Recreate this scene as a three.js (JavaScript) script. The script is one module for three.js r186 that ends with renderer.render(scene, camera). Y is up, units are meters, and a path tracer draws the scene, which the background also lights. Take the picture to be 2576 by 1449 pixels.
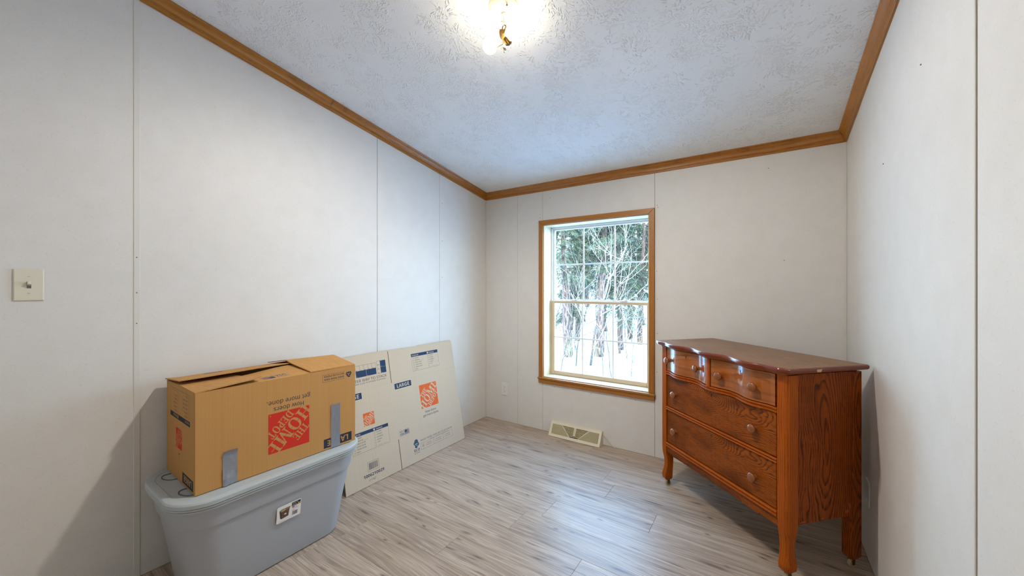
import * as THREE from 'three';
import { mergeGeometries, toCreasedNormals, mergeVertices } from 'three/addons/utils/BufferGeometryUtils.js';
import { RoundedBoxGeometry } from 'three/addons/geometries/RoundedBoxGeometry.js';

// ---------------------------------------------------------------- camera, sky, sun, exposure
const scene = new THREE.Scene();
const camera = new THREE.PerspectiveCamera(74.89, 2576 / 1449, 0.02, 300);
camera.position.set(0, 1.23, 0);
camera.rotation.set(0, THREE.MathUtils.degToRad(33.88), 0);

const renderer = new THREE.WebGLRenderer({ antialias: true });
renderer.toneMapping = THREE.LinearToneMapping;
renderer.toneMappingExposure = 1.38;
renderer.shadowMap.enabled = true;

{ // clear winter sky, paler towards the horizon, the same all the way round
  const W = 16, H = 256, d = new Float32Array(W * H * 4);
  for (let y = 0; y < H; y++) {
    const e = Math.max(0, (y + 0.5) / H * 2 - 1), k = Math.pow(1 - e, 2.2);
    const c = [0.15 + 0.42 * k, 0.46 + 0.37 * k, 0.97];
    for (let x = 0; x < W; x++) d.set([c[0], c[1], c[2], 1], (y * W + x) * 4);
  }
  const t = new THREE.DataTexture(d, W, H, THREE.RGBAFormat, THREE.FloatType);
  t.mapping = THREE.EquirectangularReflectionMapping; t.magFilter = THREE.LinearFilter; t.needsUpdate = true;
  scene.background = t; scene.environment = t;
  scene.backgroundIntensity = 10.5; scene.environmentIntensity = 10.5;
}
const sun = new THREE.DirectionalLight(0xfff0dc, 5);
sun.position.set(2, 13.5, 18); sun.target.position.set(-5, 0, -14);
sun.castShadow = true; sun.shadow.mapSize.set(2048, 2048);
Object.assign(sun.shadow.camera, { left: -30, right: 30, top: 30, bottom: -30, near: 1, far: 90 });
scene.add(sun, sun.target);

// ---------------------------------------------------------------- helpers
const rng = (s) => () => { s = (s + 0x6d2b79f5) | 0; let t = Math.imul(s ^ (s >>> 15), 1 | s); t = (t + Math.imul(t ^ (t >>> 7), 61 | t)) ^ t; return ((t ^ (t >>> 14)) >>> 0) / 4294967296; };
const V = (x, y, z) => new THREE.Vector3(x, y, z);
const used = new Map();
const numbered = (n) => { const k = used.get(n) ?? 0; used.set(n, k + 1); return k ? n + '_' + String(k).padStart(3, '0') : n; };
const lit = (o) => { o.castShadow = true; o.receiveShadow = true; return o; };
function part(name, geo, mat, parent, label) {
  const m = lit(new THREE.Mesh(geo, mat)); m.name = name; if (label) m.userData.label = label; parent.add(m); return m;
}
function thing(name, label, category, pos = [0, 0, 0], turn = 0, group) {
  const g = new THREE.Group(); g.name = numbered(name); g.position.set(...pos); g.rotation.y = turn;
  g.userData.label = label; g.userData.category = category; if (group) g.userData.group = group; scene.add(g); return g;
}
function structure(name, label, category, pos = [0, 0, 0], turn = 0) { const g = thing(name, label, category, pos, turn); g.userData.kind = 'structure'; return g; }

// uv in metres, u running along the grain
function grainUV(g, grain = 'x', ou = 0, ov = 0) {
  const p = g.attributes.position, n = g.attributes.normal, uv = new Float32Array(p.count * 2), ax = ['x', 'y', 'z'];
  for (let i = 0; i < p.count; i++) {
    const c = { x: p.getX(i), y: p.getY(i), z: p.getZ(i) }, a = { x: Math.abs(n.getX(i)), y: Math.abs(n.getY(i)), z: Math.abs(n.getZ(i)) };
    const face = a.x > a.y ? (a.x > a.z ? 'x' : 'z') : (a.y > a.z ? 'y' : 'z');
    const rest = ax.filter((k) => k !== face), along = rest.includes(grain) ? grain : rest[1], across = rest.find((k) => k !== along);
    uv[i * 2] = c[along] + ou; uv[i * 2 + 1] = c[across] + ov;
  }
  g.setAttribute('uv', new THREE.BufferAttribute(uv, 2)); return g;
}
const rbox = (w, h, d, x = 0, y = 0, z = 0, r = 0.003) => { const g = new RoundedBoxGeometry(w, h, d, 2, Math.min(r, w / 2.01, h / 2.01, d / 2.01)); g.translate(x, y, z); return g; };
const box = (w, h, d, x = 0, y = 0, z = 0) => new THREE.BoxGeometry(w, h, d).translate(x, y, z);
const cyl = (r0, r1, h, x = 0, y = 0, z = 0, n = 20) => new THREE.CylinderGeometry(r1, r0, h, n).translate(x, y, z);
const plainMerge = (list) => mergeGeometries(list.map((g) => { const q = g.index ? g.toNonIndexed() : g; for (const k of Object.keys(q.attributes)) if (!['position', 'normal', 'uv'].includes(k)) q.deleteAttribute(k); return q; }));
function poly(points, depth, bevel = 0) { // outline in x,y pushed along +z
  const s = new THREE.Shape(points.map((p) => new THREE.Vector2(p[0], p[1])));
  return new THREE.ExtrudeGeometry(s, bevel ? { depth: depth - 2 * bevel, bevelEnabled: true, bevelSize: bevel, bevelThickness: bevel, bevelOffset: -bevel, bevelSegments: 1, steps: 1 } : { depth, bevelEnabled: false, steps: 1 }).translate(0, 0, bevel);
}
// rings of points joined into a skin; rings = [[ [x,y,z]... ]...]
function loft(rings, { closed = true, cap0 = true, cap1 = true, crease = 0.6 } = {}) {
  const n = rings[0].length, pos = [], idx = [], uv = [];
  rings.forEach((r, j) => r.forEach((p, i) => { pos.push(...p); uv.push(i / n, j / (rings.length - 1)); }));
  for (let j = 0; j < rings.length - 1; j++) for (let i = 0; i < (closed ? n : n - 1); i++) {
    const a = j * n + i, b = j * n + (i + 1) % n, c = a + n, d = b + n; idx.push(a, b, d, a, d, c);
  }
  const cap = (j, flip) => { const c = pos.length / 3, m = [0, 1, 2].map((k) => rings[j].reduce((s, p) => s + p[k], 0) / n); pos.push(...m); uv.push(0.5, 0.5); for (let i = 0; i < n; i++) { const a = j * n + i, b = j * n + (i + 1) % n; flip ? idx.push(c, b, a) : idx.push(c, a, b); } };
  if (cap0) cap(0, true); if (cap1) cap(rings.length - 1, false);
  const g = new THREE.BufferGeometry();
  g.setAttribute('position', new THREE.Float32BufferAttribute(pos, 3)); g.setAttribute('uv', new THREE.Float32BufferAttribute(uv, 2)); g.setIndex(idx);
  return toCreasedNormals(g, crease);
}

// ---------------------------------------------------------------- noise and textures
const TAB = (() => { const r = rng(77), t = new Float32Array(65536); for (let i = 0; i < 65536; i++) t[i] = r(); return t; })();
function vn(x, y) {
  const xi = Math.floor(x), yi = Math.floor(y); let fx = x - xi, fy = y - yi; fx = fx * fx * (3 - 2 * fx); fy = fy * fy * (3 - 2 * fy);
  const r0 = (yi & 255) << 8, r1 = ((yi + 1) & 255) << 8, a = xi & 255, b = (xi + 1) & 255;
  const t = TAB[r0 | a] + (TAB[r0 | b] - TAB[r0 | a]) * fx, u = TAB[r1 | a] + (TAB[r1 | b] - TAB[r1 | a]) * fx; return t + (u - t) * fy;
}
const fbm = (x, y, o = 3) => { let s = 0, a = 0.5, n = 0; for (let i = 0; i < o; i++) { s += a * vn(x, y); n += a; x = x * 2.03 + 17.1; y = y * 2.03 + 5.7; a *= 0.5; } return s / n; };
const mix = (a, b, t) => a + (b - a) * t, clamp = (x, a = 0, b = 1) => Math.min(b, Math.max(a, x)), sstep = (a, b, x) => { x = clamp((x - a) / (b - a)); return x * x * (3 - 2 * x); };
function texture(W, H, wm, hm, fn, { srgb = true, wrap = THREE.MirroredRepeatWrapping } = {}) { // fn(x metres, y metres) -> [r,g,b] 0..255
  const d = new Uint8Array(W * H * 4);
  for (let y = 0; y < H; y++) for (let x = 0; x < W; x++) { const c = fn((x + 0.5) / W * wm, (y + 0.5) / H * hm), o = (y * W + x) * 4; d[o] = clamp(c[0], 0, 255); d[o + 1] = clamp(c[1], 0, 255); d[o + 2] = clamp(c[2], 0, 255); d[o + 3] = 255; }
  const t = new THREE.DataTexture(d, W, H); t.magFilter = THREE.LinearFilter; t.wrapS = t.wrapT = wrap; if (srgb) t.colorSpace = THREE.SRGBColorSpace; t.repeat.set(1 / wm, 1 / hm); t.needsUpdate = true; return t;
}
const lerp3 = (a, b, t) => [mix(a[0], b[0], t), mix(a[1], b[1], t), mix(a[2], b[2], t)];
// oak, grain along x: flame figure (flat sawn rings) or straight
function oak(W, H, wm, hm, { base, dark, light, flame = 0, cu = 0.52, cv = 0.47, warp = 0.16, ring = 26, pore = 1, seed = 0, blotch = 0.3 }) {
  return texture(W, H, wm, hm, (x, y) => {
    const w = fbm(x * 3 + seed, y * 9 + seed * 1.7, 3) - 0.5, cx = x - wm * cu, cy = y - hm * cv + w * 0.035;
    const r = flame ? Math.sqrt(cy * cy * 16 + cx * cx * 0.55 * flame + 0.002) + w * warp : y * 2.4 + w * 0.035;
    let f = r * ring; f -= Math.floor(f);
    const late = sstep(0.45, 0.92, f) * (1 - sstep(0.94, 1, f));
    const st = fbm(x * 9 + seed * 3, y * 420, 2), po = sstep(0.60, 0.78, vn(x * 38 + seed, y * 900)) * pore;
    const bl = fbm(x * 5 + seed * 5, y * 12, 3);
    let c = lerp3(base, light, clamp((st - 0.35) * 1.3));
    c = lerp3(c, dark, clamp(late * 0.74 * (st * 1.5 - 0.1) + po * (0.3 + 0.45 * late)));
    return lerp3(c, dark, clamp((0.5 - bl) * 2 * blotch));
  });
}
const OAKTRIM = oak(1024, 256, 1.2, 0.12, { base: [172, 108, 30], dark: [136, 80, 18], light: [194, 128, 44], ring: 34, seed: 3, pore: 0.6, blotch: 0.2 });
const OAKDRAWER = oak(1536, 768, 0.86, 0.43, { base: [150, 74, 8], dark: [62, 24, 3], light: [178, 94, 14], flame: 0.9, cu: 0.08, cv: 0.60, warp: 0.34, ring: 54, seed: 11, blotch: 0.75 });
const OAKTOPDRAWER = oak(1024, 512, 0.5, 0.25, { base: [172, 92, 12], dark: [124, 58, 6], light: [194, 112, 20], flame: 0.4, ring: 9, seed: 29, pore: 0.5, blotch: 0.35 });
const OAKSIDE = oak(1536, 768, 0.80, 0.42, { base: [146, 66, 8], dark: [60, 22, 3], light: [172, 84, 13], flame: 0.95, ring: 24, seed: 41, blotch: 0.25 });
const OAKSTRAIGHT = oak(1024, 256, 0.9, 0.12, { base: [172, 82, 4], dark: [126, 54, 3], light: [190, 96, 8], ring: 44, seed: 53, pore: 0.8, blotch: 0.3 });
const OAKTOP = oak(1536, 768, 0.92, 0.46, { base: [138, 98, 66], dark: [84, 56, 36], light: [158, 116, 82], flame: 0.25, ring: 14, seed: 67, pore: 1, blotch: 0.35 });

const FLOORTEX = (() => { // eight boards of printed oak, one above the other, 1.22 x 0.18 m each
  const R = rng(5), marks = [], tone = [];
  for (let r = 0; r < 8; r++) { tone.push(R() - 0.5); const m = []; for (let i = 0; i < 9; i++) m.push([R() * 1.22, 0.015 + R() * 0.15, 0.012 + R() * R() * 0.09, 0.002 + R() * 0.006, 0.35 + R() * 0.6]); marks.push(m); }
  const t = texture(2048, 1536, 1.22, 1.44, (x, Y) => {
    const r = Math.min(7, Math.floor(Y / 0.18)), y = Y - r * 0.18, s = r * 31.7;
    const w = fbm(x * 2.2 + s, y * 9 + s, 2) - 0.5, yy = y + w * 0.05;
    const a = fbm(x * 1.6 + s, yy * 46 + s, 3), b = fbm(x * 9 + s, yy * 260, 2), c0 = fbm(x * 3 + s * 2, y * 10, 2);
    let c = lerp3([130, 110, 96], [200, 181, 162], clamp(0.62 + (a - 0.5) * 0.62 + (b - 0.5) * 0.85 + tone[r] * 0.14));
    c = lerp3(c, [170, 148, 124], clamp((c0 - 0.5) * 1.4));
    let k = 0;
    for (const m of marks[r]) { const dx = (x - m[0]) / m[2], dy = (yy - m[1] - dx * 0.002) / m[3], q = dx * dx + dy * dy; if (q < 5) k = Math.max(k, Math.exp(-q) * m[4] * (0.35 + 1.1 * b)); }
    const cr = sstep(0.74, 0.84, fbm(x * 8 + s, yy * 170 + s, 2)) * 0.8;
    return lerp3(c, [84, 68, 60], clamp(k + cr * 0.4));
  }, { wrap: THREE.ClampToEdgeWrapping });
  t.repeat.set(1, 1); return t;
})();

function canvasTex(w, h, draw, { srgb = true, wrap } = {}) {
  const c = document.createElement('canvas'); c.width = w; c.height = h; const x = c.getContext('2d'); draw(x, w, h);
  const t = new THREE.CanvasTexture(c); if (srgb) t.colorSpace = THREE.SRGBColorSpace; if (wrap) t.wrapS = t.wrapT = wrap; return t;
}
const WALLTEX = canvasTex(2048, 2048, (x, W) => { // vinyl covered board printed with fine fibres
  x.fillStyle = 'rgb(226,222,216)'; x.fillRect(0, 0, W, W); const R = rng(19);
  for (let i = 0; i < 900; i++) { const a = R() * W, b = R() * W, r = 30 + R() * 90, g = R() < 0.5 ? '232,229,226' : '219,214,207'; const q = x.createRadialGradient(a, b, 0, a, b, r); q.addColorStop(0, `rgba(${g},0.16)`); q.addColorStop(1, `rgba(${g},0)`); x.fillStyle = q; x.fillRect(a - r, b - r, 2 * r, 2 * r); }
  x.lineCap = 'round';
  for (let i = 0; i < 5200; i++) {
    let a = R() * W, b = R() * W, th = R() * 6.3; const n = 2 + Math.floor(R() * 3), dk = R();
    x.strokeStyle = dk < 0.72 ? `rgba(${150 + R() * 25},${143 + R() * 20},${132 + R() * 20},${0.06 + R() * 0.17})` : `rgba(240,238,236,${0.12 + R() * 0.2})`; x.lineWidth = 0.8 + R() * 1.0;
    x.beginPath(); x.moveTo(a, b); for (let k = 0; k < n; k++) { th += (R() - 0.5) * 1.1; a += Math.cos(th) * 6; b += Math.sin(th) * 6; x.lineTo(a, b); } x.stroke();
  }
  for (let i = 0; i < 500; i++) { x.fillStyle = `rgba(140,132,122,${0.15 + R() * 0.35})`; x.fillRect(R() * W, R() * W, 1 + R() * 2, 1 + R() * 2); }
}, { wrap: THREE.RepeatWrapping }); WALLTEX.repeat.set(1 / 1.3, 1 / 1.3);
const STOMP = canvasTex(2048, 2048, (x, W) => { // stomped plaster: crow's-foot ridges, used as relief
  x.fillStyle = 'rgb(60,60,60)'; x.fillRect(0, 0, W, W); const R = rng(8); x.lineCap = 'round';
  const stroke = (pts, w, v, al) => { x.strokeStyle = `rgba(${v},${v},${v},${al})`; x.lineWidth = w; x.beginPath(); pts.forEach((p, i) => (i ? x.lineTo(...p) : x.moveTo(...p))); x.stroke(); };
  for (let i = 0; i < 620; i++) {
    const cx = R() * W, cy = R() * W, n = 22 + R() * 22, rad = 55 + R() * 75, ph = R() * 6.3, span = 2 + R() * 4.3;
    for (let k = 0; k < n; k++) {
      const th = ph + R() * span; let r = rad * (0.12 + R() * 0.6); const L = 6 + R() * R() * 34; let t2 = th + (R() - 0.5) * 0.5, a = cx + Math.cos(th) * r, b = cy + Math.sin(th) * r; const pts = [[a, b]];
      for (let s = 0; s < L; s += 5) { t2 += (R() - 0.5) * 0.7; a += Math.cos(t2) * 5; b += Math.sin(t2) * 5; pts.push([a, b]); }
      for (const ox of [0, W, -W]) { if (ox && cx + ox > -150 && cx + ox < W + 150 === false) continue; const q = pts.map((p) => [p[0] + ox, p[1]]), v = 130 + R() * 120; stroke(q, 6, v, 0.25); stroke(q, 4, v, 0.45); stroke(q, 2, v, 0.6); }
    }
  }
  for (let i = 0; i < 9000; i++) { const v = 40 + R() * 190; x.fillStyle = `rgba(${v},${v},${v},0.45)`; x.beginPath(); x.arc(R() * W, R() * W, 1 + R() * 2.6, 0, 7); x.fill(); }
  const im = x.getImageData(0, 0, W, W), q = im.data; // ridges broken into crumbs
  for (let y = 0; y < W; y++) for (let a = 0; a < W; a++) { const o = (y * W + a) * 4, k = sstep(0.30, 0.62, fbm(a / 8, y / 8, 2)) * (0.62 + 0.38 * sstep(0.38, 0.6, fbm(a / 90 + 7, y / 90, 2))); q[o] = q[o + 1] = q[o + 2] = 60 + (q[o] - 60) * k; }
  x.putImageData(im, 0, 0);
}, { srgb: false, wrap: THREE.RepeatWrapping }); STOMP.repeat.set(1 / 1.9, 1 / 1.9);

// ---------------------------------------------------------------- materials
const std = (o) => new THREE.MeshStandardMaterial(o), phy = (o) => new THREE.MeshPhysicalMaterial(o);
const M = {
  wall: std({ map: WALLTEX, roughness: 0.55 }),
  backing: std({ color: 0xb7ad9c, roughness: 0.9 }),
  batten: std({ color: 0xdedad2, roughness: 0.5 }),
  ceiling: std({ color: 0xf0f0f0, roughness: 0.95, bumpMap: STOMP, bumpScale: 0.0062 }),
  plank: std({ map: FLOORTEX, roughness: 0.36 }),
  subfloor: std({ color: 0x4a3d30, roughness: 0.9 }),
  trim: phy({ map: OAKTRIM, roughness: 0.42, clearcoat: 0.3, clearcoatRoughness: 0.3 }),
  jamb: std({ color: 0xd9c5a2, roughness: 0.5 }),
  vinyl: std({ color: 0xeceff2, roughness: 0.4 }),
  sash: std({ color: 0xd8c0a2, roughness: 0.4 }),
  glass: phy({ color: 0xffffff, transmission: 1, roughness: 0, thickness: 0, ior: 1.5 }),
  almond: std({ color: 0xe2dbc6, roughness: 0.4 }),
  white: std({ color: 0xe8e6e0, roughness: 0.4 }),
  dark: std({ color: 0x1d1a17, roughness: 0.8 }),
  nail: std({ color: 0x6a645d, roughness: 0.6 }),
  vent: std({ color: 0xe6ddc6, roughness: 0.45 }),
  shadedSlat: std({ color: 0xcfc29a, roughness: 0.5 }),  // vent cream turned olive: shade among the vanes put into the colour
  drawer: phy({ map: OAKDRAWER, roughness: 0.5, specularIntensity: 0.3, clearcoat: 0.15, clearcoatRoughness: 0.28 }),
  topdrawer: phy({ map: OAKTOPDRAWER, roughness: 0.45, clearcoat: 1, clearcoatRoughness: 0.09 }),
  side: phy({ map: OAKSIDE, roughness: 0.5, specularIntensity: 0.35, clearcoat: 0.08, clearcoatRoughness: 0.3 }),
  post: phy({ map: OAKSTRAIGHT, roughness: 0.5, specularIntensity: 0.3, clearcoat: 0.2, clearcoatRoughness: 0.18 }),
  nosing: phy({ map: OAKSTRAIGHT, color: 0xae8656, roughness: 0.4, specularIntensity: 0.6, clearcoat: 0.7, clearcoatRoughness: 0.12 }),
  top: phy({ map: OAKTOP, roughness: 0.6, clearcoat: 0.25, clearcoatRoughness: 0.35 }),
  knob: phy({ color: 0x8a4a17, roughness: 0.4, specularIntensity: 0.6, clearcoat: 1, clearcoatRoughness: 0.12 }),
  dark_carcass: std({ color: 0x2a150a, roughness: 0.8 }),
  brass: std({ color: 0x6b5733, roughness: 0.4, metalness: 0.8 }),
  wheel: std({ color: 0xb9a581, roughness: 0.5 }),
  tote: std({ color: 0xb0b3b8, roughness: 0.5 }),
  lid: std({ color: 0xb4bbbd, roughness: 0.5 }),
  groove: std({ color: 0x5c6166, roughness: 0.6 }),
  tape: std({ color: 0x9a9ea8, roughness: 0.34, metalness: 0.45 }),
};
const CARD = (rgb, seed) => texture(512, 512, 0.5, 0.5, (x, y) => { const f = fbm(x * 40 + seed, y * 9, 3) - 0.5, s = vn(x * 700 + seed, y * 700) - 0.5, fl = Math.sin(x * 6.283 / 0.0065) * 0.5, sp = vn(x * 330, y * 330 + seed) > 0.86 ? -12 : 0; return rgb.map((c) => c + f * 16 + s * 8 + fl * 2 + sp); });
const BROWNCARD = [194, 142, 80], PALECARD = [206, 187, 164];
M.brown = std({ map: CARD(BROWNCARD, 2), roughness: 0.85 });
M.pale = std({ map: CARD(PALECARD, 9), roughness: 0.85 });
M.edge = std({ color: 0x8a6238, roughness: 0.9 });

// ---------------------------------------------------------------- room: floor 0, back wall z ZB, left XL, right XR, ceiling rising towards the front
const XL = -2.214, XR = 0.39, ZB = -2.851, ZF = 0.45, SL = 0.1628;
const ceilY = (z) => 2.122 + SL * (z - ZB);
const TH = 0.11;

{ // floor of separate boards running along the back wall
  const floor = structure('floor', 'greyed oak vinyl plank floor with dark knots', 'floor');
  part('subfloor', box(XR - XL + 2 * TH, 0.08, ZF - ZB + 2 * TH, (XL + XR) / 2, -0.048, (ZF + ZB) / 2), M.subfloor, floor);
  const R = rng(23), W = 0.18, c = 0.0008, rows = Math.ceil((ZF - ZB) / W);
  for (let r = 0; r < rows; r++) {
    const z0 = ZB + r * W, z1 = Math.min(ZF, z0 + W); let x = XL - R() * 1.1;
    while (x < XR) {
      const x1 = x + 1.22, a = Math.max(x, XL), b = Math.min(x1, XR); 
      if (b - a > 0.02) {
        const pos = [], uv = [], idx = [], board = Math.floor(R() * 8), flip = R() < 0.5, flop = R() < 0.5;
        const put = (px, py, pz) => { pos.push(px, py, pz); let u = (px - x) / 1.22, v = (pz - z0) / W; if (flip) u = 1 - u; if (flop) v = 1 - v; uv.push(u, (board + clamp(v, 0.01, 0.99)) / 8); };
        const quad = (...q) => { const i = pos.length / 3; q.forEach((p) => put(...p)); idx.push(i, i + 1, i + 2, i, i + 2, i + 3); };
        const A = a + 0.0002, B = b - 0.0002, C = z0 + 0.0002, D = z1 - 0.0002, lo = -0.008, up = -c;
        quad([A + c, 0, D - c], [B - c, 0, D - c], [B - c, 0, C + c], [A + c, 0, C + c]);
        quad([A, up, D], [B, up, D], [B - c, 0, D - c], [A + c, 0, D - c]); quad([B, up, C], [A, up, C], [A + c, 0, C + c], [B - c, 0, C + c]);
        quad([A, up, C], [A, up, D], [A + c, 0, D - c], [A + c, 0, C + c]); quad([B, up, D], [B, up, C], [B - c, 0, C + c], [B - c, 0, D - c]);
        quad([A, lo, D], [B, lo, D], [B, up, D], [A, up, D]); quad([B, lo, C], [A, lo, C], [A, up, C], [B, up, C]);
        const g = new THREE.BufferGeometry(); g.setAttribute('position', new THREE.Float32BufferAttribute(pos, 3)); g.setAttribute('uv', new THREE.Float32BufferAttribute(uv, 2)); g.setIndex(idx); g.computeVertexNormals();
        part('plank', g, M.plank, floor);
      }
      x = x1;
    }
  }
}
{ // ceiling slab
  const x0 = XL - TH, x1 = XR + TH, z0 = ZB - TH, z1 = ZF + TH;
  const g = poly([[-z0, ceilY(z0)], [-z1, ceilY(z1)], [-z1, ceilY(z1) + 0.12], [-z0, ceilY(z0) + 0.12]].map(([p, q]) => [p, q]), x1 - x0).rotateY(Math.PI / 2).translate(x0, 0, 0);
  grainUV(g, 'x');
  const m = lit(new THREE.Mesh(g, M.ceiling)); m.name = 'ceiling'; m.userData = { label: 'sloping white stomp-textured plaster ceiling', category: 'ceiling', kind: 'structure' }; scene.add(m);
}
const nailGeo = new THREE.SphereGeometry(0.0026, 6, 4);
const PT = 0.008; // wall board thickness
function sideWall(name, label, dir) { // dir +1: left wall facing +x, -1: right wall facing -x
  const X = dir > 0 ? XL : XR, w = structure(name, label, 'wall', [X, 0, 0], dir * Math.PI / 2), s = (z) => -dir * z; // local x of world z
  const quad = (za, zb, drop, depth, bev) => poly([[s(za), 0], [s(zb), 0], [s(zb), ceilY(zb) - drop], [s(za), ceilY(za) - drop]].sort((p, q) => 0), depth, bev);
  part('backing', quad(ZB - 0.001, ZF + 0.001, 0, TH).translate(0, 0, -TH - PT), M.backing, w);
  return { w, s, quad, board: (za, zb, lift = 0, gap = 0.0012) => part('panel', quad(Math.min(za, zb) + gap, Math.max(za, zb) - gap, 0.002, PT + lift, 0.0012).translate(0, 0, -PT), M.wall, w) };
}
{
  const L = sideWall('wall_left', 'left wall of pale fibre-printed panels with vertical seams', 1);
  L.board(ZB, -2.232); L.board(-2.232, -1.633); L.board(-1.633, -0.4345, 0, 0.0015); L.board(-0.4345, ZF, 0.0015, 0.003);
  part('batten', L.quad(-0.4475, -0.4275, 0.004, 0.0035, 0.001).translate(0, 0, 0), M.batten, L.w);
  part('corner_strip', L.quad(ZB + 0.0002, ZB + 0.018, 0.004, 0.003, 0.001), M.batten, L.w);
  for (const [z, y] of [[-2.26, 1.93], [-2.26, 1.62], [-2.26, 1.32], [-2.84, 1.9], [-2.84, 1.42], [-2.84, 0.4], [-2.84, 0.24], [-0.437, 1.36], [-0.437, 1.21], [-0.437, 1.08]]) part('nail', nailGeo, M.nail, L.w).position.set(L.s(z), y, z > -1 ? 0.003 : 0.0005);
  const Rw = sideWall('wall_right', 'right wall of pale fibre-printed panels with raised seam bead', -1);
  Rw.board(ZB - 0.0004, -2.4785, -0.0006, 0.0004); Rw.board(-2.477, -1.263, 0, 0.001); Rw.board(-1.263, ZF, 0, 0.0015);
  part('batten', Rw.quad(-1.2715, -1.2635, 0.004, 0.0035, 0.0012), M.batten, Rw.w);
  for (const [z, y] of [[-1.62, 1.9], [-2.05, 1.72], [-1.3, 2.05]]) part('nail', nailGeo, M.nail, Rw.w).position.set(Rw.s(z), y, 0.0005);
}
const WX0 = -1.587, WX1 = -0.703, WY0 = 0.462, WY1 = 1.772, ZS = -2.985; // window opening and sash plane
{
  const w = structure('wall_back', 'back wall of pale fibre-printed panels around the window', 'wall', [0, 0, ZB]), top = ceilY(ZB) - 0.002, bt = 0.15;
  const o = [box(WX0 - XL + TH, 2.12, bt, (WX0 + XL - TH) / 2, 1.06, 0), box(XR + TH - WX1, 2.12, bt, (WX1 + XR + TH) / 2, 1.06, 0), box(WX1 - WX0, WY0, bt, (WX0 + WX1) / 2, WY0 / 2, 0), box(WX1 - WX0, 2.12 - WY1, bt, (WX0 + WX1) / 2, (2.12 + WY1) / 2, 0)];
  part('backing', plainMerge(o).translate(0, 0, -bt / 2 - PT), M.backing, w);
  const b = (x0, x1, y0, y1) => part('panel', poly([[x0 + 0.0008, y0], [x1 - 0.0008, y0], [x1 - 0.0008, y1], [x0 + 0.0008, y1]], PT, 0.001).translate(0, 0, -PT), M.wall, w);
  b(XL, -1.854, 0, top); b(-1.854, -1.595, 0, top); b(-1.595, -0.663, 0, WY0 - 0.02); b(-1.595, -0.663, WY1 + 0.01, top); b(-0.663, XR, 0, top);
  part('corner_strip', rbox(0.014, top, 0.003, XL + 0.0072, top / 2, 0.001, 0.001), M.batten, w); part('corner_strip', rbox(0.014, top, 0.003, XR - 0.0068, top / 2, 0.001, 0.001), M.batten, w);
  for (const [x, y] of [[-1.62, 1.84], [-1.62, 1.87], [-1.64, 1.80], [-0.645, 1.83], [-0.64, 1.815], [-1.52, 2.0], [-1.635, 1.4], [-1.635, 1.1], [-1.64, 0.8], [-0.65, 1.35], [-0.645, 1.15], [-0.645, 0.9], [-0.65, 0.62], [-1.48, 0.39], [-1.15, 0.385], [-0.8, 0.39], [0.02, 1.98], [0.1, 1.4]]) part('nail', nailGeo, M.nail, w).position.set(x, y, 0.0005);
}
{ // wall behind the camera
  const w = structure('wall_front', 'front wall of pale fibre-printed panels', 'wall', [0, 0, ZF]), h = ceilY(ZF) - 0.002;
  part('backing', box(XR - XL + 2 * TH, h, TH, (XL + XR) / 2, h / 2, TH / 2 + PT), M.backing, w);
  for (const [a, b] of [[XL, -1.4], [-1.4, -0.2], [-0.2, XR]]) part('panel', poly([[a, 0], [b, 0], [b, h], [a, h]], PT, 0.001), M.wall, w);
}
// crown moulding: profile (out from wall, down from ceiling), mitred at the corners
const CROWN = [[0, 0], [0.040, 0], [0.0405, 0.004], [0.037, 0.009], [0.031, 0.013], [0.024, 0.021], [0.019, 0.031], [0.0165, 0.039], [0.0165, 0.042], [0.013, 0.0435], [0.013, 0.047], [0.010, 0.0495], [0.010, 0.056], [0.008, 0.0575], [0, 0.0575]];
function crown(name, label, place, ends, ou) { // place(along, out, down) -> xyz ; ends = [fn(out), fn(out)]
  const rings = ends.map((e) => CROWN.map(([o, d]) => place(e(o), o, d))); const g = loft(rings, { crease: 0.35 }), p = g.attributes.position, back = name === 'trim_2';
  for (let i = 0; i < p.count; i++) { const z = p.getZ(i); g.attributes.uv.setXY(i, (back ? p.getX(i) : z) + ou, ceilY(z) - p.getY(i) + (back ? z - ZB : Math.min(p.getX(i) - XL, XR - p.getX(i))) + ou * 0.37); }
  const m = lit(new THREE.Mesh(g, M.trim)); m.name = name; m.userData = { label, category: 'crown moulding', kind: 'structure' }; scene.add(m);
}
crown('trim_1', 'oak crown moulding over left wall, length reaching the back corner', (z, o, d) => [XL + o, ceilY(z) - d, z], [(o) => ZB + o, () => -1.2905], 0);
crown('trim_3', 'oak crown moulding over right wall', (z, o, d) => [XR - o, ceilY(z) - d, z], [() => ZF, (o) => ZB + o], 0.6);
crown('trim_2', 'oak crown moulding above the window along back wall', (x, o, d) => [x, ceilY(ZB + o) - d, ZB + o], [(o) => XR - o, (o) => XL + o], 0.3);
crown('trim_4', 'oak crown moulding over left wall, length butted past the joint', (z, o, d) => [XL + o + 0.0008, ceilY(z) - d - 0.001, z], [() => -1.289, () => ZF], 0.2);

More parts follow.
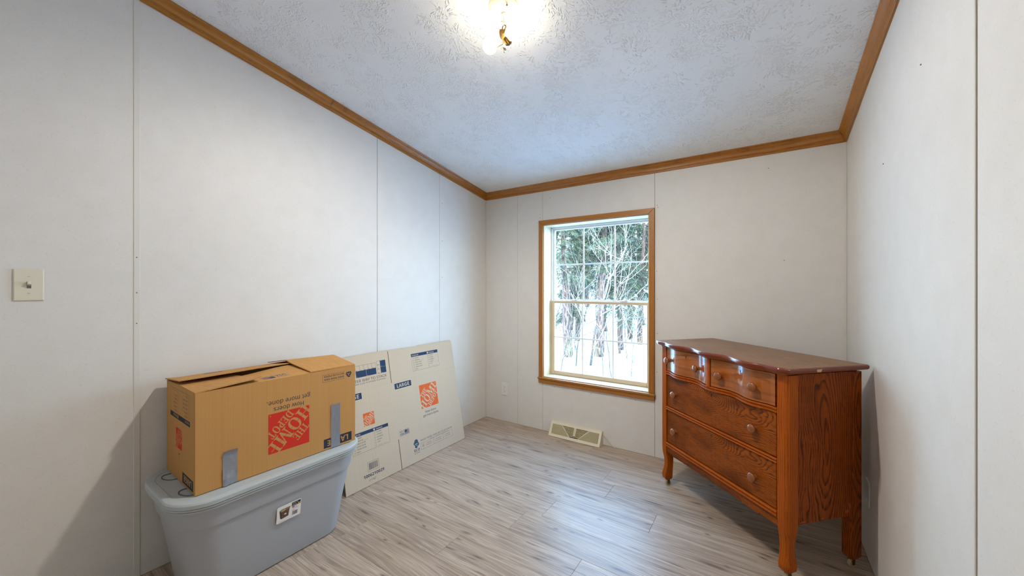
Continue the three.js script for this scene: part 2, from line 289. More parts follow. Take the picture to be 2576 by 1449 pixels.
// ---------------------------------------------------------------- window
{
  const w = structure('window_1', 'double-hung window with white grilles in oak casing', 'window');
  const Z = ZB, cw = 0.040, ct = 0.016, t = (g, ax, o) => grainUV(g, ax, o, o * 0.3);
  const mitre = (pts, ax, o, name) => part(name, t(poly(pts, ct, 0.0025).translate(0, 0, Z), ax, o), M.trim, w);
  mitre([[WX0 - cw, WY0], [WX0, WY0], [WX0, WY1], [WX0 - cw, WY1 + cw]], 'y', 0.1, 'casing');
  mitre([[WX1, WY0], [WX1 + cw, WY0], [WX1 + cw, WY1 + cw], [WX1, WY1]], 'y', 0.5, 'casing');
  mitre([[WX0, WY1], [WX1, WY1], [WX1 + cw, WY1 + cw], [WX0 - cw, WY1 + cw]], 'x', 0.8, 'casing');
  part('stool_nosing', t(rbox(WX1 - WX0 + 2 * cw + 0.012, 0.018, 0.028, (WX0 + WX1) / 2, WY0 - 0.009, Z + 0.014, 0.006), 'x', 0.2), M.trim, w);
  part('apron', t(rbox(WX1 - WX0 + 2 * cw, 0.034, 0.018, (WX0 + WX1) / 2, WY0 - 0.035, Z + 0.009, 0.003), 'x', 0.4), M.trim, w);
  const jd = 0.15, jz = Z - jd / 2;
  part('jamb', box(0.006, WY1 - WY0, jd, WX0 + 0.003, (WY0 + WY1) / 2, jz), M.jamb, w); part('jamb', box(0.006, WY1 - WY0, jd, WX1 - 0.003, (WY0 + WY1) / 2, jz), M.jamb, w);
  part('head_jamb', box(WX1 - WX0 - 0.012, 0.006, jd, (WX0 + WX1) / 2, WY1 - 0.003, jz), M.jamb, w); part('stool', box(WX1 - WX0 - 0.012, 0.006, jd, (WX0 + WX1) / 2, WY0 + 0.003, jz), M.jamb, w);
  const x0 = WX0 + 0.006, x1 = WX1 - 0.006, meet = 1.118;
  const stop = (g) => part('stop', g, M.sash, w); // thin frame holding both sashes
  stop(rbox(0.012, meet - WY0, 0.035, x0 + 0.006, (WY0 + meet) / 2, ZS + 0.004, 0.002)); stop(rbox(0.012, meet - WY0, 0.035, x1 - 0.006, (WY0 + meet) / 2, ZS + 0.004, 0.002));
  for (const xx of [x0 + 0.006, x1 - 0.006]) part('track', rbox(0.012, WY1 - meet - 0.006, 0.03, xx, (WY1 + meet) / 2 - 0.003, ZS - 0.012, 0.002), M.vinyl, w);
  part('track', rbox(x1 - x0, 0.010, 0.03, (x0 + x1) / 2, WY1 - 0.011, ZS - 0.012, 0.002), M.vinyl, w);
  function sash(y0, y1, z, st, rt, rb, mat, name) {
    const a = x0 + 0.012, b = x1 - 0.012, s = part(name, rbox(st, y1 - y0, 0.026, a + st / 2, (y0 + y1) / 2, z, 0.004), mat, w);
    for (const g of [rbox(st, y1 - y0, 0.026, b - st / 2, (y0 + y1) / 2, z, 0.004), rbox(b - a - 2 * st, rt, 0.026, (a + b) / 2, y1 - rt / 2, z, 0.004), rbox(b - a - 2 * st, rb, 0.026, (a + b) / 2, y0 + rb / 2, z, 0.004)]) part('rail', g, mat, s);
    const gx0 = a + st, gx1 = b - st, gy0 = y0 + rb, gy1 = y1 - rt, cwid = (gx1 - gx0) / 3, ch = (gy1 - gy0) / 2, mw = 0.011;
    for (let i = 0; i < 3; i++) for (let j = 0; j < 2; j++) part('pane', new THREE.PlaneGeometry(cwid, ch).translate(gx0 + (i + 0.5) * cwid, gy0 + (j + 0.5) * ch, z), M.glass, s);
    for (let i = 1; i < 3; i++) part('grille_bar', rbox(mw, gy1 - gy0, 0.012, gx0 + i * cwid, (gy0 + gy1) / 2, z + 0.0065, 0.003), M.vinyl, s);
    part('grille_bar', rbox(gx1 - gx0, mw, 0.010, (gx0 + gx1) / 2, (gy0 + gy1) / 2, z + 0.006, 0.003), M.vinyl, s);
  }
  sash(meet - 0.008, WY1 - 0.016, ZS - 0.024, 0.018, 0.016, 0.02, M.vinyl, 'upper_sash');
  sash(WY0 + 0.007, meet, ZS + 0.004, 0.028, 0.022, 0.034, M.sash, 'lower_sash');
  for (const xx of [-1.36, -0.93]) part('sash_lock', plainMerge([rbox(0.05, 0.008, 0.02, xx, meet + 0.006, ZS, 0.003), rbox(0.022, 0.012, 0.014, xx + 0.02, meet + 0.012, ZS + 0.004, 0.004)]), M.vinyl, w);
}

// ---------------------------------------------------------------- ceiling light
{
  const F = thing('ceiling_light', 'small white hanging ceiling light with two bare bulbs on a curved brown band', 'ceiling light', [-0.89, 2.38, -1.267]);
  const cream = std({ color: 0xd9d2bf, roughness: 0.35 }), bronze = std({ color: 0x7a5a28, roughness: 0.35, metalness: 0.5 });
  const glow = (c, i) => std({ color: 0xffffff, roughness: 0.4, emissive: c, emissiveIntensity: i });
  const can = part('canopy', new THREE.LatheGeometry([[0.0001, -0.022], [0.02, -0.0215], [0.045, -0.016], [0.062, -0.006], [0.066, 0], [0.066, 0.004], [0.0001, 0.004]].map((p) => new THREE.Vector2(...p)), 48), cream, F); can.rotation.x = -Math.atan(SL);
  part('boss', new THREE.LatheGeometry([[0.0001, -0.034], [0.008, -0.033], [0.011, -0.026], [0.012, -0.02], [0.0001, -0.018]].map((p) => new THREE.Vector2(...p)), 24), cream, F);
  for (const a of [0.7, 3.9]) part('canopy_screw', new THREE.SphereGeometry(0.004, 10, 8), bronze, F).position.set(Math.cos(a) * 0.045, -0.018, Math.sin(a) * 0.045);
  part('stem', cyl(0.0035, 0.0035, 0.05, 0, -0.05, 0), cream, F);
  part('hanging_loop', new THREE.TorusGeometry(0.009, 0.0025, 8, 20).translate(0, -0.078, 0), bronze, F);
  // S-shaped band, curving in the plane across the view
  const ax = V(0.83, 0, -0.557), band = [];
  for (let i = 0; i <= 16; i++) { const t = i / 16, y = -0.088 - t * 0.062, o = -0.006 + 0.016 * sstep(0.1, 0.95, t) - 0.004 * Math.sin(t * 3.14), hw = 0.012, th = 0.005; const c = ax.clone().multiplyScalar(o), n = V(0.557, 0, 0.83); band.push([[-1, -1], [1, -1], [1, 1], [-1, 1]].map(([a, b]) => { const p = c.clone().addScaledVector(ax, a * hw).addScaledVector(n, b * th); return [p.x, y, p.z]; })); }
  part('band', loft(band.reverse(), { crease: 0.5 }), bronze, F);
  part('finial', new THREE.LatheGeometry([[0.0001, -0.182], [0.004, -0.181], [0.0055, -0.176], [0.004, -0.171], [0.010, -0.169], [0.011, -0.164], [0.009, -0.158], [0.006, -0.15], [0.0001, -0.148]].map((p) => new THREE.Vector2(...p)), 24), cream, F);
  const arm = (dir, from, profile, mat, name, parent = F) => { const g = new THREE.LatheGeometry(profile.map((p) => new THREE.Vector2(...p)), 32); const m = part(name, g, mat, parent); m.position.copy(from); m.quaternion.setFromUnitVectors(V(0, 1, 0), dir.clone().normalize()); return m; };
  const d1 = V(-0.80, -0.28, 0.53), b0 = V(-0.006, -0.138, 0.004);
  arm(d1, b0, [[0.0001, 0], [0.009, 0], [0.011, 0.012], [0.016, 0.03], [0.0245, 0.036], [0.0001, 0.036]], cream, 'bulb_socket');
  arm(d1, b0, [...Array(18).keys()].map((i) => { const a = -0.62 + i / 17 * (Math.PI / 2 + 0.62); return [Math.max(0.0001, 0.0315 * Math.cos(a)), 0.0535 + 0.0305 * Math.sin(a)]; }), glow(0xfff1d8, 2.6), 'light_bulb', F);
  const d2 = V(0.86, 0.17, -0.50), c0 = V(0.004, -0.112, 0.0);
  arm(V(0.5, -0.9, -0.3), V(0.008, -0.118, -0.004), [[0.0001, 0], [0.010, 0], [0.010, 0.03], [0.0001, 0.03]], bronze, 'bulb_socket');
  arm(d2, c0, [[0.008, 0], [0.0145, 0.004], [0.019, 0.010], [0.022, 0.016], [0.0235, 0.024], [0.0235, 0.031], [0.0225, 0.038], [0.020, 0.047], [0.017, 0.056], [0.0135, 0.065], [0.010, 0.074], [0.0075, 0.080], [0.0055, 0.084], [0.003, 0.0865], [0.0001, 0.087]], glow(0xfff4e2, 2.2), 'flame_bulb', F);
  const lamp = (p, d, k, aim, I, halo) => { // each bulb: spot aimed down to spare the ceiling, plus a weak halo light
    const l = new THREE.SpotLight(0xffffff, I, 0, 1.5, 0.42), h = new THREE.PointLight(0xffffff, halo); l.target.position.copy(p).addScaledVector(d.clone().normalize(), k).add(aim); F.add(l.target);
    for (const q of [l, h]) { q.color.setRGB(1, q === h ? 0.88 : 0.945, q === h ? 0.66 : 0.84); q.name = 'bulb_light'; q.position.copy(p).addScaledVector(d.clone().normalize(), k); q.castShadow = true; q.shadow.radius = 1.4; F.add(q); } };
  lamp(b0, d1, 0.056, V(-0.22, -0.96, 0.12), 2.3, 0.11); lamp(c0, d2, 0.034, V(0.22, -0.96, -0.12), 2.5, 0.07);
}

// ---------------------------------------------------------------- wall fittings
function plate(name, label, category, pos, turn, mat, kind) {
  const P = thing(name, label, category, pos, turn);
  const g = poly([[-0.035, -0.0575], [0.035, -0.0575], [0.035, 0.0575], [-0.035, 0.0575]], 0.006, 0.003); part('cover_plate', g, mat, P);
  const screw = (y) => { const s = part('screw', cyl(0.0032, 0.0032, 0.0016, 0, 0, 0, 12).rotateX(Math.PI / 2).translate(0, y, 0.0062), mat, P); part('screw_slot', box(0.0045, 0.0008, 0.0006, 0, y, 0.0072), M.dark, s); };
  if (kind === 'switch') { screw(0.03); screw(-0.03); part('toggle_recess', box(0.011, 0.024, 0.0008, 0, 0, 0.0062), M.nail, P); const t = part('toggle', rbox(0.0085, 0.012, 0.016, 0, 0, 0.007, 0.002), mat, P); t.position.set(0, 0.003, 0.006); t.rotation.x = -0.45; part('toggle_frame', plainMerge([box(0.0015, 0.024, 0.0014, -0.006, 0, 0.0066), box(0.0015, 0.024, 0.0014, 0.006, 0, 0.0066)]), mat, P); }
  else if (kind === 'outlet') { screw(0); for (const y of [0.0195, -0.0195]) { const f = part('socket_face', new THREE.CylinderGeometry(0.0165, 0.0165, 0.002, 24).rotateX(Math.PI / 2).scale(1, 0.86, 1).translate(0, y, 0.0068), mat, P); for (const [x, h] of [[-0.0063, 0.009], [0.0063, 0.0075]]) part('slot', box(0.0022, h, 0.0008, x, y + 0.003, 0.0079), M.dark, f); part('ground_hole', cyl(0.0026, 0.0026, 0.0008, 0, 0, 0, 10).rotateX(Math.PI / 2).translate(0, y - 0.008, 0.0079), M.dark, f); } }
  else { screw(0.03); screw(-0.03); }
  return P;
}
plate('light_switch', 'almond toggle light switch on the pale wall', 'light switch', [XL + 0.0016, 1.241, -0.155], Math.PI / 2, M.almond, 'switch');
plate('wall_outlet', 'white duplex outlet low on wall left of window', 'outlet', [-1.992, 0.297, ZB], 0, M.white, 'outlet');
plate('cover_plate', 'blank white cover plate low on right wall behind dresser', 'wall plate', [XR, 0.308, -2.304], -Math.PI / 2, M.white, 'blank');
{ // baseboard register with angled vanes
  const L = 0.445, D = 0.078, H = 0.108, P = thing('floor_register', 'cream metal baseboard heat register with slanted vanes below window', 'vent', [-1.275, 0, ZB + 0.001]);
  const prof = [[0, 0], [D, 0], [D, 0.012], [0.022, H - 0.004], [0.016, H], [0, H]];
  for (const s of [-1, 1]) part('end_cap', poly(prof, 0.003, 0.0008).rotateY(-Math.PI / 2).scale(1, 1, 1).translate(s * L / 2 + (s > 0 ? 0 : 0.003), 0, 0), M.vent, P);
  part('top_strip', box(L - 0.006, 0.003, 0.02, 0, H - 0.0015, 0.010), M.vent, P);
  part('interior', box(L - 0.01, H - 0.03, 0.012, 0, H / 2 - 0.008, 0.008), M.vent, P);
  const face = new THREE.Group(); const fl = Math.hypot(D - 0.02, H - 0.006); face.position.set(0, 0.003, D); face.rotation.x = -Math.atan2(D - 0.02, H - 0.006); face.name = 'grille'; P.add(face);
  const bar = (name, x0, y0, x1, y1, w, mat = M.vent, d = 0.003) => { const len = Math.hypot(x1 - x0, y1 - y0), m = part(name, box(len, w, d), mat, face); m.position.set((x0 + x1) / 2, (y0 + y1) / 2, -d / 2); m.rotation.z = Math.atan2(y1 - y0, x1 - x0); };
  const h = L / 2, b0 = 0.022, b1 = fl - 0.017;
  bar('frame_bar', -h, b0 / 2, h, b0 / 2, b0); bar('frame_bar', -h, (b1 + fl) / 2, h, (b1 + fl) / 2, fl - b1); bar('frame_bar', -h + 0.01, b0, -h + 0.01, b1, 0.02); bar('frame_bar', h - 0.01, b0, h - 0.01, b1, 0.02);
  const xa = -0.118, xb = -0.038; bar('divider', xa, b1, xb, b0, 0.006); bar('divider', -xa, b1, -xb, b0, 0.006); bar('centre_tab', 0, b0 + 0.018, 0, b1, 0.020);
  for (let i = 1; i < 9; i++) { const y = b0 + (b1 - b0) * i / 9, k = mix(xb, xa, (y - b0) / (b1 - b0)); bar('vane', k, y, -k, y, 0.0042, M.shadedSlat, 0.016); }
  const clipX = (y) => mix(xb, xa, (y - b0) / (b1 - b0)), x0 = -h + 0.02;
  for (const s of [-1, 1]) for (let c = -9; c < 22; c++) { // 45-degree vanes clipped to the trapezoid
    const off = x0 + c * 0.0105; let pts = null; for (let i = 0; i <= 60; i++) { const y = b0 + (b1 - b0) * i / 60, x = off + (y - b0) * 1.25; if (x >= x0 && x <= clipX(y)) pts = pts ? [pts[0], [x, y]] : [[x, y], [x, y]]; }
    if (pts && Math.hypot(pts[1][0] - pts[0][0], pts[1][1] - pts[0][1]) > 0.004) bar('vane', s * -pts[0][0] * -1, pts[0][1], s * -pts[1][0] * -1, pts[1][1], 0.0042, M.shadedSlat, 0.016);
  }
  part('cord', new THREE.TubeGeometry(new THREE.CatmullRomCurve3([V(0.222, 0.085, 0.008), V(0.255, 0.055, 0.006), V(0.29, 0.018, 0.008), V(0.32, 0.003, 0.012)]), 24, 0.0022, 6), M.vent, P, 'thin cream cord trailing from the end of the register');
}

// ---------------------------------------------------------------- dresser standing across the corner
{
  const D = thing('dresser', 'dark oak dresser with serpentine top drawers and wooden knobs on casters', 'dresser', [-0.101, 0, -2.345], THREE.MathUtils.degToRad(-42.6));
  const wave = (x) => { const e = sstep(0.385, 0.30, Math.abs(x)); return (0.0135 * Math.cos(x * Math.PI * 2 / 0.25)) * e + 0.004 * e; };
  const up = (g, y) => g.rotateX(Math.PI / 2).translate(0, y, 0); // outline x,z pushed upwards: shape y -> z, depth downwards
  const slab = (pts, y0, y1, bev, crease = 0.5) => toCreasedNormals(up(poly(pts, y1 - y0, bev), y1), crease);
  const xs = (a, b, n) => Array.from({ length: n + 1 }, (_, i) => a + (b - a) * i / n);
  // top board
  { const f = (x) => 0.228 + wave(x) * 1.1 - 0.02 * sstep(0.40, 0.447, Math.abs(x)); const pts = [[-0.447, -0.218], ...xs(-0.447, 0.447, 90).map((x) => [x, f(x)]), [0.447, -0.218]];
    const s = new THREE.Shape(pts.map((p) => new THREE.Vector2(...p))), g = new THREE.ExtrudeGeometry(s, { depth: 0.006, bevelEnabled: true, bevelSize: 0.008, bevelThickness: 0.008, bevelOffset: -0.008, bevelSegments: 4, steps: 1 }).translate(0, 0, 0.008);
    part('top', grainUV(toCreasedNormals(up(g, 0.9), 0.45), 'x', 0.46, 0.23), [M.top, M.nosing], D, 'worn brown top board with chipped near edge');
    part('chip', grainUV(loft([[[0.449, 0.893, 0.075], [0.449, 0.8935, 0.045], [0.4475, 0.8815, 0.05], [0.4475, 0.882, 0.07]], [[0.4505, 0.891, 0.066], [0.4505, 0.892, 0.05], [0.449, 0.883, 0.055], [0.449, 0.8835, 0.064]]]), 'x'), std({ color: 0xc9a981, roughness: 0.8 }), D, 'pale chipped spot');
    const r2 = slab([[-0.41, -0.2], ...xs(-0.41, 0.41, 80).map((x) => [x, 0.196 + wave(x)]), [0.41, -0.2]], 0.866, 0.878, 0.001); part('top_rail', grainUV(r2, 'x', 0.2), M.post, D); }
  part('dark_carcass', box(0.77, 0.60, 0.36, 0, 0.565, -0.02), M.dark_carcass, D);  // inner block standing for the carcass, gap shade put into its colour
  part('back_panel', grainUV(box(0.78, 0.62, 0.008, 0, 0.56, -0.212), 'y'), M.side, D);
  // posts with shaped front feet
  const sec = (cx, cz, hx, hz, sx, ch) => { const p = [[-hx, -hz], [hx, -hz], [hx, hz], [-hx, hz]]; const out = []; for (const [a, b] of p) { const c = (a * sx > 0 && b > 0) ? ch : 0.002, q1 = [a - Math.sign(a) * c, b], q2 = [a, b - Math.sign(b) * c]; (Math.sign(a) * Math.sign(b) > 0) ? out.push(q2, q1) : out.push(q1, q2); } return out.map(([a, b]) => [cx + a, cz + b]); };
  for (const s of [-1, 1]) {
    const rows = [[0.04, 0.55, 0.000], [0.052, 0.86, 0.002], [0.075, 0.92, 0.003], [0.105, 0.80, -0.001], [0.14, 0.74, -0.004], [0.175, 0.80, -0.003], [0.21, 0.92, 0], [0.245, 1, 0], [0.866, 1, 0]];
    const rings = rows.map(([y, k, o]) => sec(s * (0.396 + o), 0.163 + o, 0.024 * k, 0.029 * k, s, 0.012 * k).map(([x, z]) => [x, y, z]).reverse());
    part('front_post', grainUV(loft(rings, { crease: 0.7 }), 'y', s * 0.2, 0.03), M.post, D);
    const rr = [[0.042, 0.7], [0.055, 1], [0.866, 1]].map(([y, k]) => sec(s * 0.396, -0.19, 0.024 * k, 0.025 * k, s, 0.003).map(([x, z]) => [x, y, z]).reverse());
    part('rear_post', grainUV(loft(rr, { crease: 0.7 }), 'y', 0.4 + s * 0.1, 0.01), M.side, D);
    part('side_panel', grainUV(rbox(0.014, 0.628, 0.31, s * 0.409, 0.554, -0.015, 0.001), 'y', -0.15, 0.21), M.side, D, s > 0 ? 'reddish oak side panel with cathedral grain and scratched lower edge' : undefined);
    for (const [z, front] of [[0.165, 1], [-0.186, 0]]) {
      const c = part('caster', plainMerge([cyl(0.012, 0.009, 0.012, s * 0.396, 0.043, z), box(0.003, 0.03, 0.014, s * 0.396 - 0.009, 0.027, z - 0.004), box(0.003, 0.03, 0.014, s * 0.396 + 0.009, 0.027, z - 0.004), box(0.02, 0.003, 0.014, s * 0.396, 0.041, z - 0.002)]), M.brass, D);
      part('wheel', new THREE.CylinderGeometry(0.0165, 0.0165, 0.013, 24).rotateZ(Math.PI / 2).translate(s * 0.396, 0.0165, z - 0.004), M.wheel, c, 'worn pale wooden wheel');
    }
  }
  { // bare spots along the lower edge of the near side panel
    const R = rng(3), bare = std({ color: 0xa2501f, roughness: 0.7 });
    for (const [y, z, w, h] of [[0.25, 0.105, 0.03, 0.007], [0.246, 0.062, 0.006, 0.005], [0.25, 0.0, 0.018, 0.009], [0.262, -0.135, 0.022, 0.014], [0.285, -0.15, 0.014, 0.032]]) {
      const pts = xs(0, Math.PI * 2 * 0.92, 11).map((a) => [Math.cos(a) * w / 2 * (0.6 + R() * 0.6), Math.sin(a) * h / 2 * (0.6 + R() * 0.6)]);
      part('bare_patch', poly(pts, 0.0005).rotateY(Math.PI / 2).translate(0.4162, Math.max(y, 0.2405 + h * 0.6), z), bare, D, 'finish worn off');
    }
    for (let i = 0; i < 26; i++) part('scratch', box(0.0005, 0.006 + R() * 0.016, 0.0008 + R() * 0.001, 0.4162, 0.29 + R() * 0.06, 0.07 - R() * 0.14), bare, D);
  }
  // rails between the drawers
  const bead = (y, h, f, d = 0) => { const g = []; for (const [a, b, o] of [[-h / 2, -h / 2 + h * 0.34, 0.006], [-h / 2 + h * 0.34, h / 2 - h * 0.34, 0.001], [h / 2 - h * 0.34, h / 2, 0.006]]) g.push(slab([[-0.372, 0.12], ...xs(-0.372, 0.372, f ? 80 : 2).map((x) => [x, 0.188 + o + d + (f ? wave(x) : 0)]), [0.372, 0.12]], y + a, y + b, 0.0018)); return grainUV(plainMerge(g), 'x', y); };
  part('rail', bead(0.709, 0.022, true), M.post, D); part('rail', bead(0.494, 0.020, false), M.post, D); part('rail', bead(0.270, 0.024, false, 0.002), M.post, D);
  part('divider', grainUV(plainMerge([slab([[-0.011, 0.1], [-0.011, 0.194 + wave(0)], [-0.003, 0.197 + wave(0)], [0.003, 0.197 + wave(0)], [0.011, 0.194 + wave(0)], [0.011, 0.1]], 0.72, 0.866, 0.001)]), 'y'), M.post, D);
  { const pts = [[-0.372, 0.258], [-0.372, 0.222], [-0.345, 0.222], [-0.336, 0.216], [-0.322, 0.222], [-0.316, 0.212], [-0.29, 0.214], [-0.1, 0.218], [0.1, 0.218], [0.262, 0.216], [0.274, 0.213], [0.282, 0.222], [0.31, 0.220], [0.34, 0.2185], [0.372, 0.22], [0.372, 0.258]];
    part('apron', grainUV(poly(pts, 0.018, 0.001).translate(0, 0, 0.168), 'x', 0.1, 0.05), M.drawer, D); }
  // drawers
  const knob = (x, y, z, parent, tilt = 0) => { const k = part('knob', new THREE.LatheGeometry([[0.0001, 0.034], [0.008, 0.0335], [0.0165, 0.031], [0.0205, 0.026], [0.0195, 0.021], [0.011, 0.0175], [0.0075, 0.014], [0.0085, 0.010], [0.0105, 0.008], [0.0085, 0.005], [0.0095, 0.002], [0.011, 0], [0.0001, 0]].map((p) => new THREE.Vector2(...p)), 28).rotateX(Math.PI / 2), M.knob, parent); k.position.set(x, y, z); k.rotation.y = tilt; };
  const hole = (x, y, z, parent) => part('keyhole', plainMerge([cyl(0.0032, 0.0032, 0.001, 0, 0, 0, 12).rotateX(Math.PI / 2).translate(x, y, z), box(0.003, 0.012, 0.001, x, y - 0.006, z)]), M.dark, parent);
  for (const [a, b] of [[-0.366, -0.014], [0.014, 0.360]]) {
    const d = part('drawer', grainUV(slab([[a, 0.14], ...xs(a, b, 60).map((x) => [x, 0.189 + wave(x)]), [b, 0.14]], 0.7235, 0.863, 0.0015), 'x', a < 0 ? 0.42 : 0.03, -0.67), M.topdrawer, D, 'glossy curved top drawer'), m = (a + b) / 2;
    for (const x of a < 0 ? [-0.345, -0.105] : [0.062, 0.275]) { const s = (wave(x + 0.004) - wave(x - 0.004)) / 0.008; knob(x, 0.788, 0.187 + wave(x), d, -Math.atan(s)); }
    hole(m, 0.838, 0.1893 + wave(m), d);
  }
  for (const [y0, y1, ky, o] of [[0.507, 0.695, 0.594, -0.43], [0.285, 0.482, 0.374, -0.24]]) {
    const d = part('drawer', grainUV(rbox(0.732, y1 - y0, 0.04, 0, (y0 + y1) / 2, 0.166, 0.003), 'x', 0.45, o), M.drawer, D);
    knob(-0.285, ky, 0.185, d); knob(0.262, ky, 0.185, d); hole(-0.005, y1 - 0.022, 0.1865, d);
  }
}

// ---------------------------------------------------------------- printing on the cartons (drawn in millimetres)
const NAVY = '#20395c', INK = '#2b3040', ORANGE = '#dd6426', RED = '#cf2a17';
function print(W, H, px, base, flip, draw) {
  return canvasTex(Math.round(W * px), Math.round(H * px), (x, w, h) => {
    const R = rng(W | 0); x.fillStyle = `rgb(${base})`; x.fillRect(0, 0, w, h);
    for (let i = 0; i < w; i += 2) { x.fillStyle = `rgba(${R() < 0.5 ? '255,240,215' : '70,40,10'},${0.012 + R() * 0.02})`; x.fillRect(i, 0, 2, h); }
    for (let i = 0; i < w * h / 120; i++) { x.fillStyle = `rgba(${R() < 0.4 ? '255,240,215' : '80,45,15'},${R() * 0.2})`; x.fillRect(R() * w, R() * h, 1 + R() * 3, 1 + R() * 1.5); }
    x.save(); if (flip) { x.translate(w, h); x.rotate(Math.PI); } x.scale(px, px); draw(x, `rgb(${base})`); x.restore();
  });
}
const txt = (x, s, px, py, size, { bold = true, font = 'sans-serif', color = INK, width, align = 'left', sq = 1 } = {}) => {
  x.save(); x.font = `${bold ? 'bold ' : ''}${size}px ${font}`; x.fillStyle = color; x.translate(px, py); let k = sq; const m = x.measureText(s).width; if (width) k = width / m; x.scale(k, 1); x.textAlign = align; x.fillText(s, 0, 0); x.restore();
};
function logo(x, px, py, s, color, paper) { // square with three words on the rising diagonal
  x.save(); x.translate(px, py); x.beginPath(); x.rect(0, 0, s, s); x.clip(); x.fillStyle = color; x.fillRect(0, 0, s, s);
  x.translate(s / 2, s / 2); x.rotate(-Math.PI / 4); x.fillStyle = paper; x.strokeStyle = paper;
  const word = (t, cx, by, w, h) => { x.save(); x.font = 'bold 100px serif'; const m = x.measureText(t).width; x.translate(cx - w / 2, by); x.scale(w / m, h / 72); x.fillText(t, 0, 0); x.restore(); };
  word('THE', -s * 0.10, -s * 0.205, s * 0.44, s * 0.20); word('HOME', 0, s * 0.15, s * 1.36, s * 0.335); word('DEPOT', s * 0.02, s * 0.375, s * 0.74, s * 0.20);
  x.fillStyle = color; x.fillRect(-s, -s * 0.03, 2 * s, s * 0.010); // stencil bridge
  x.restore(); txt(x, '®', px + s * 0.93, py + s * 0.97, s * 0.05, { color: paper });
}
const tagLine = (x, cx, y, size) => { txt(x, 'How doers', cx, y, size, { align: 'center', bold: false }); txt(x, 'How doers', cx + 0.3, y, size, { align: 'center', bold: false }); txt(x, 'get more done.', cx, y + size * 1.08, size, { align: 'center', bold: false }); txt(x, 'get more done.', cx + 0.3, y + size * 1.08, size, { align: 'center', bold: false }); };
const large = (x, px, py, w, h, paper, c = NAVY) => { x.fillStyle = c; x.fillRect(px, py, w, h); txt(x, 'LARGE', px + w * 0.11, py + h * 0.80, h * 0.86, { color: paper, width: w * 0.78 }); };
function placeIn(x, px, py, w, h, bar, paper, c = NAVY) {
  x.strokeStyle = INK; x.lineWidth = 1; x.strokeRect(px, py, w, h); x.fillStyle = c; x.fillRect(px, py, w, bar);
  const f = bar * 0.62; txt(x, 'PLACE IN:', px + w * 0.03, py + bar * 0.74, f, { color: paper }); x.fillStyle = paper; x.fillRect(px + w * 0.58, py + bar * 0.18, bar * 0.62, bar * 0.62); txt(x, 'FRAGILE', px + w * 0.65, py + bar * 0.74, f, { color: paper });
  const rows = [['PRIMARY', 'BEDROOM', 'FAMILY ROOM', 'LIVING ROOM', 'DINING ROOM', 'BATH'], ['KITCHEN', 'LAUNDRY', 'BASEMENT', 'GARAGE', 'ATTIC', '']], dh = (h - bar) / 6.4;
  rows.forEach((col, k) => col.forEach((t, i) => { const cx = px + w * (k ? 0.59 : 0.05), cy = py + bar + dh * (i + 0.9); x.lineWidth = 0.7; x.strokeRect(cx, cy - dh * 0.5, dh * 0.5, dh * 0.5); txt(x, t, cx + w * 0.06, cy, dh * 0.62, { bold: false }); if (t === '' || t === 'BEDROOM') { x.fillStyle = INK; x.fillRect(cx + w * (t ? 0.24 : 0.06), cy, w * (t ? 0.14 : 0.28), 0.6); } }));
}
function recycle(x, cx, cy, r) { x.save(); x.translate(cx, cy); x.fillStyle = INK; for (let k = 0; k < 3; k++) { x.save(); x.rotate(k * Math.PI * 2 / 3); x.beginPath(); x.moveTo(-r * 0.5, -r * 0.9); x.lineTo(r * 0.25, -r * 0.9); x.lineTo(r * 0.55, -r * 0.35); x.lineTo(r * 0.8, -r * 0.45); x.lineTo(r * 0.55, r * 0.12); x.lineTo(-r * 0.02, -r * 0.05); x.lineTo(r * 0.2, -r * 0.2); x.lineTo(0, -r * 0.55); x.lineTo(-r * 0.35, -r * 0.55); x.closePath(); x.fill(); x.restore(); } x.restore(); }
function usaMark(x, px, py, w, h, paper) { x.strokeStyle = NAVY; x.lineWidth = 0.9; x.strokeRect(px, py, w, h); txt(x, 'MADE IN', px + w * 0.05, py + h * 0.34, h * 0.26, { width: w * 0.42, color: NAVY }); txt(x, 'USA', px + w * 0.06, py + h * 0.88, h * 0.56, { width: w * 0.42, color: NAVY }); x.save(); x.beginPath(); x.rect(px + w * 0.52, py + h * 0.1, w * 0.43, h * 0.8); x.clip(); x.fillStyle = NAVY; x.fillRect(px + w * 0.52, py, w * 0.22, h * 0.55); x.strokeStyle = NAVY; x.lineWidth = h * 0.10; for (let i = 0; i < 7; i++) { x.beginPath(); x.moveTo(px + w * 0.5, py + h * (0.5 + i * 0.2)); x.quadraticCurveTo(px + w * 0.72, py + h * (0.3 + i * 0.2), px + w, py + h * (-0.05 + i * 0.2)); x.stroke(); } x.fillStyle = paper; for (let i = 0; i < 9; i++) x.fillRect(px + w * (0.55 + (i % 3) * 0.06), py + h * (0.16 + Math.floor(i / 3) * 0.13), 1.2, 1.2); x.restore(); }

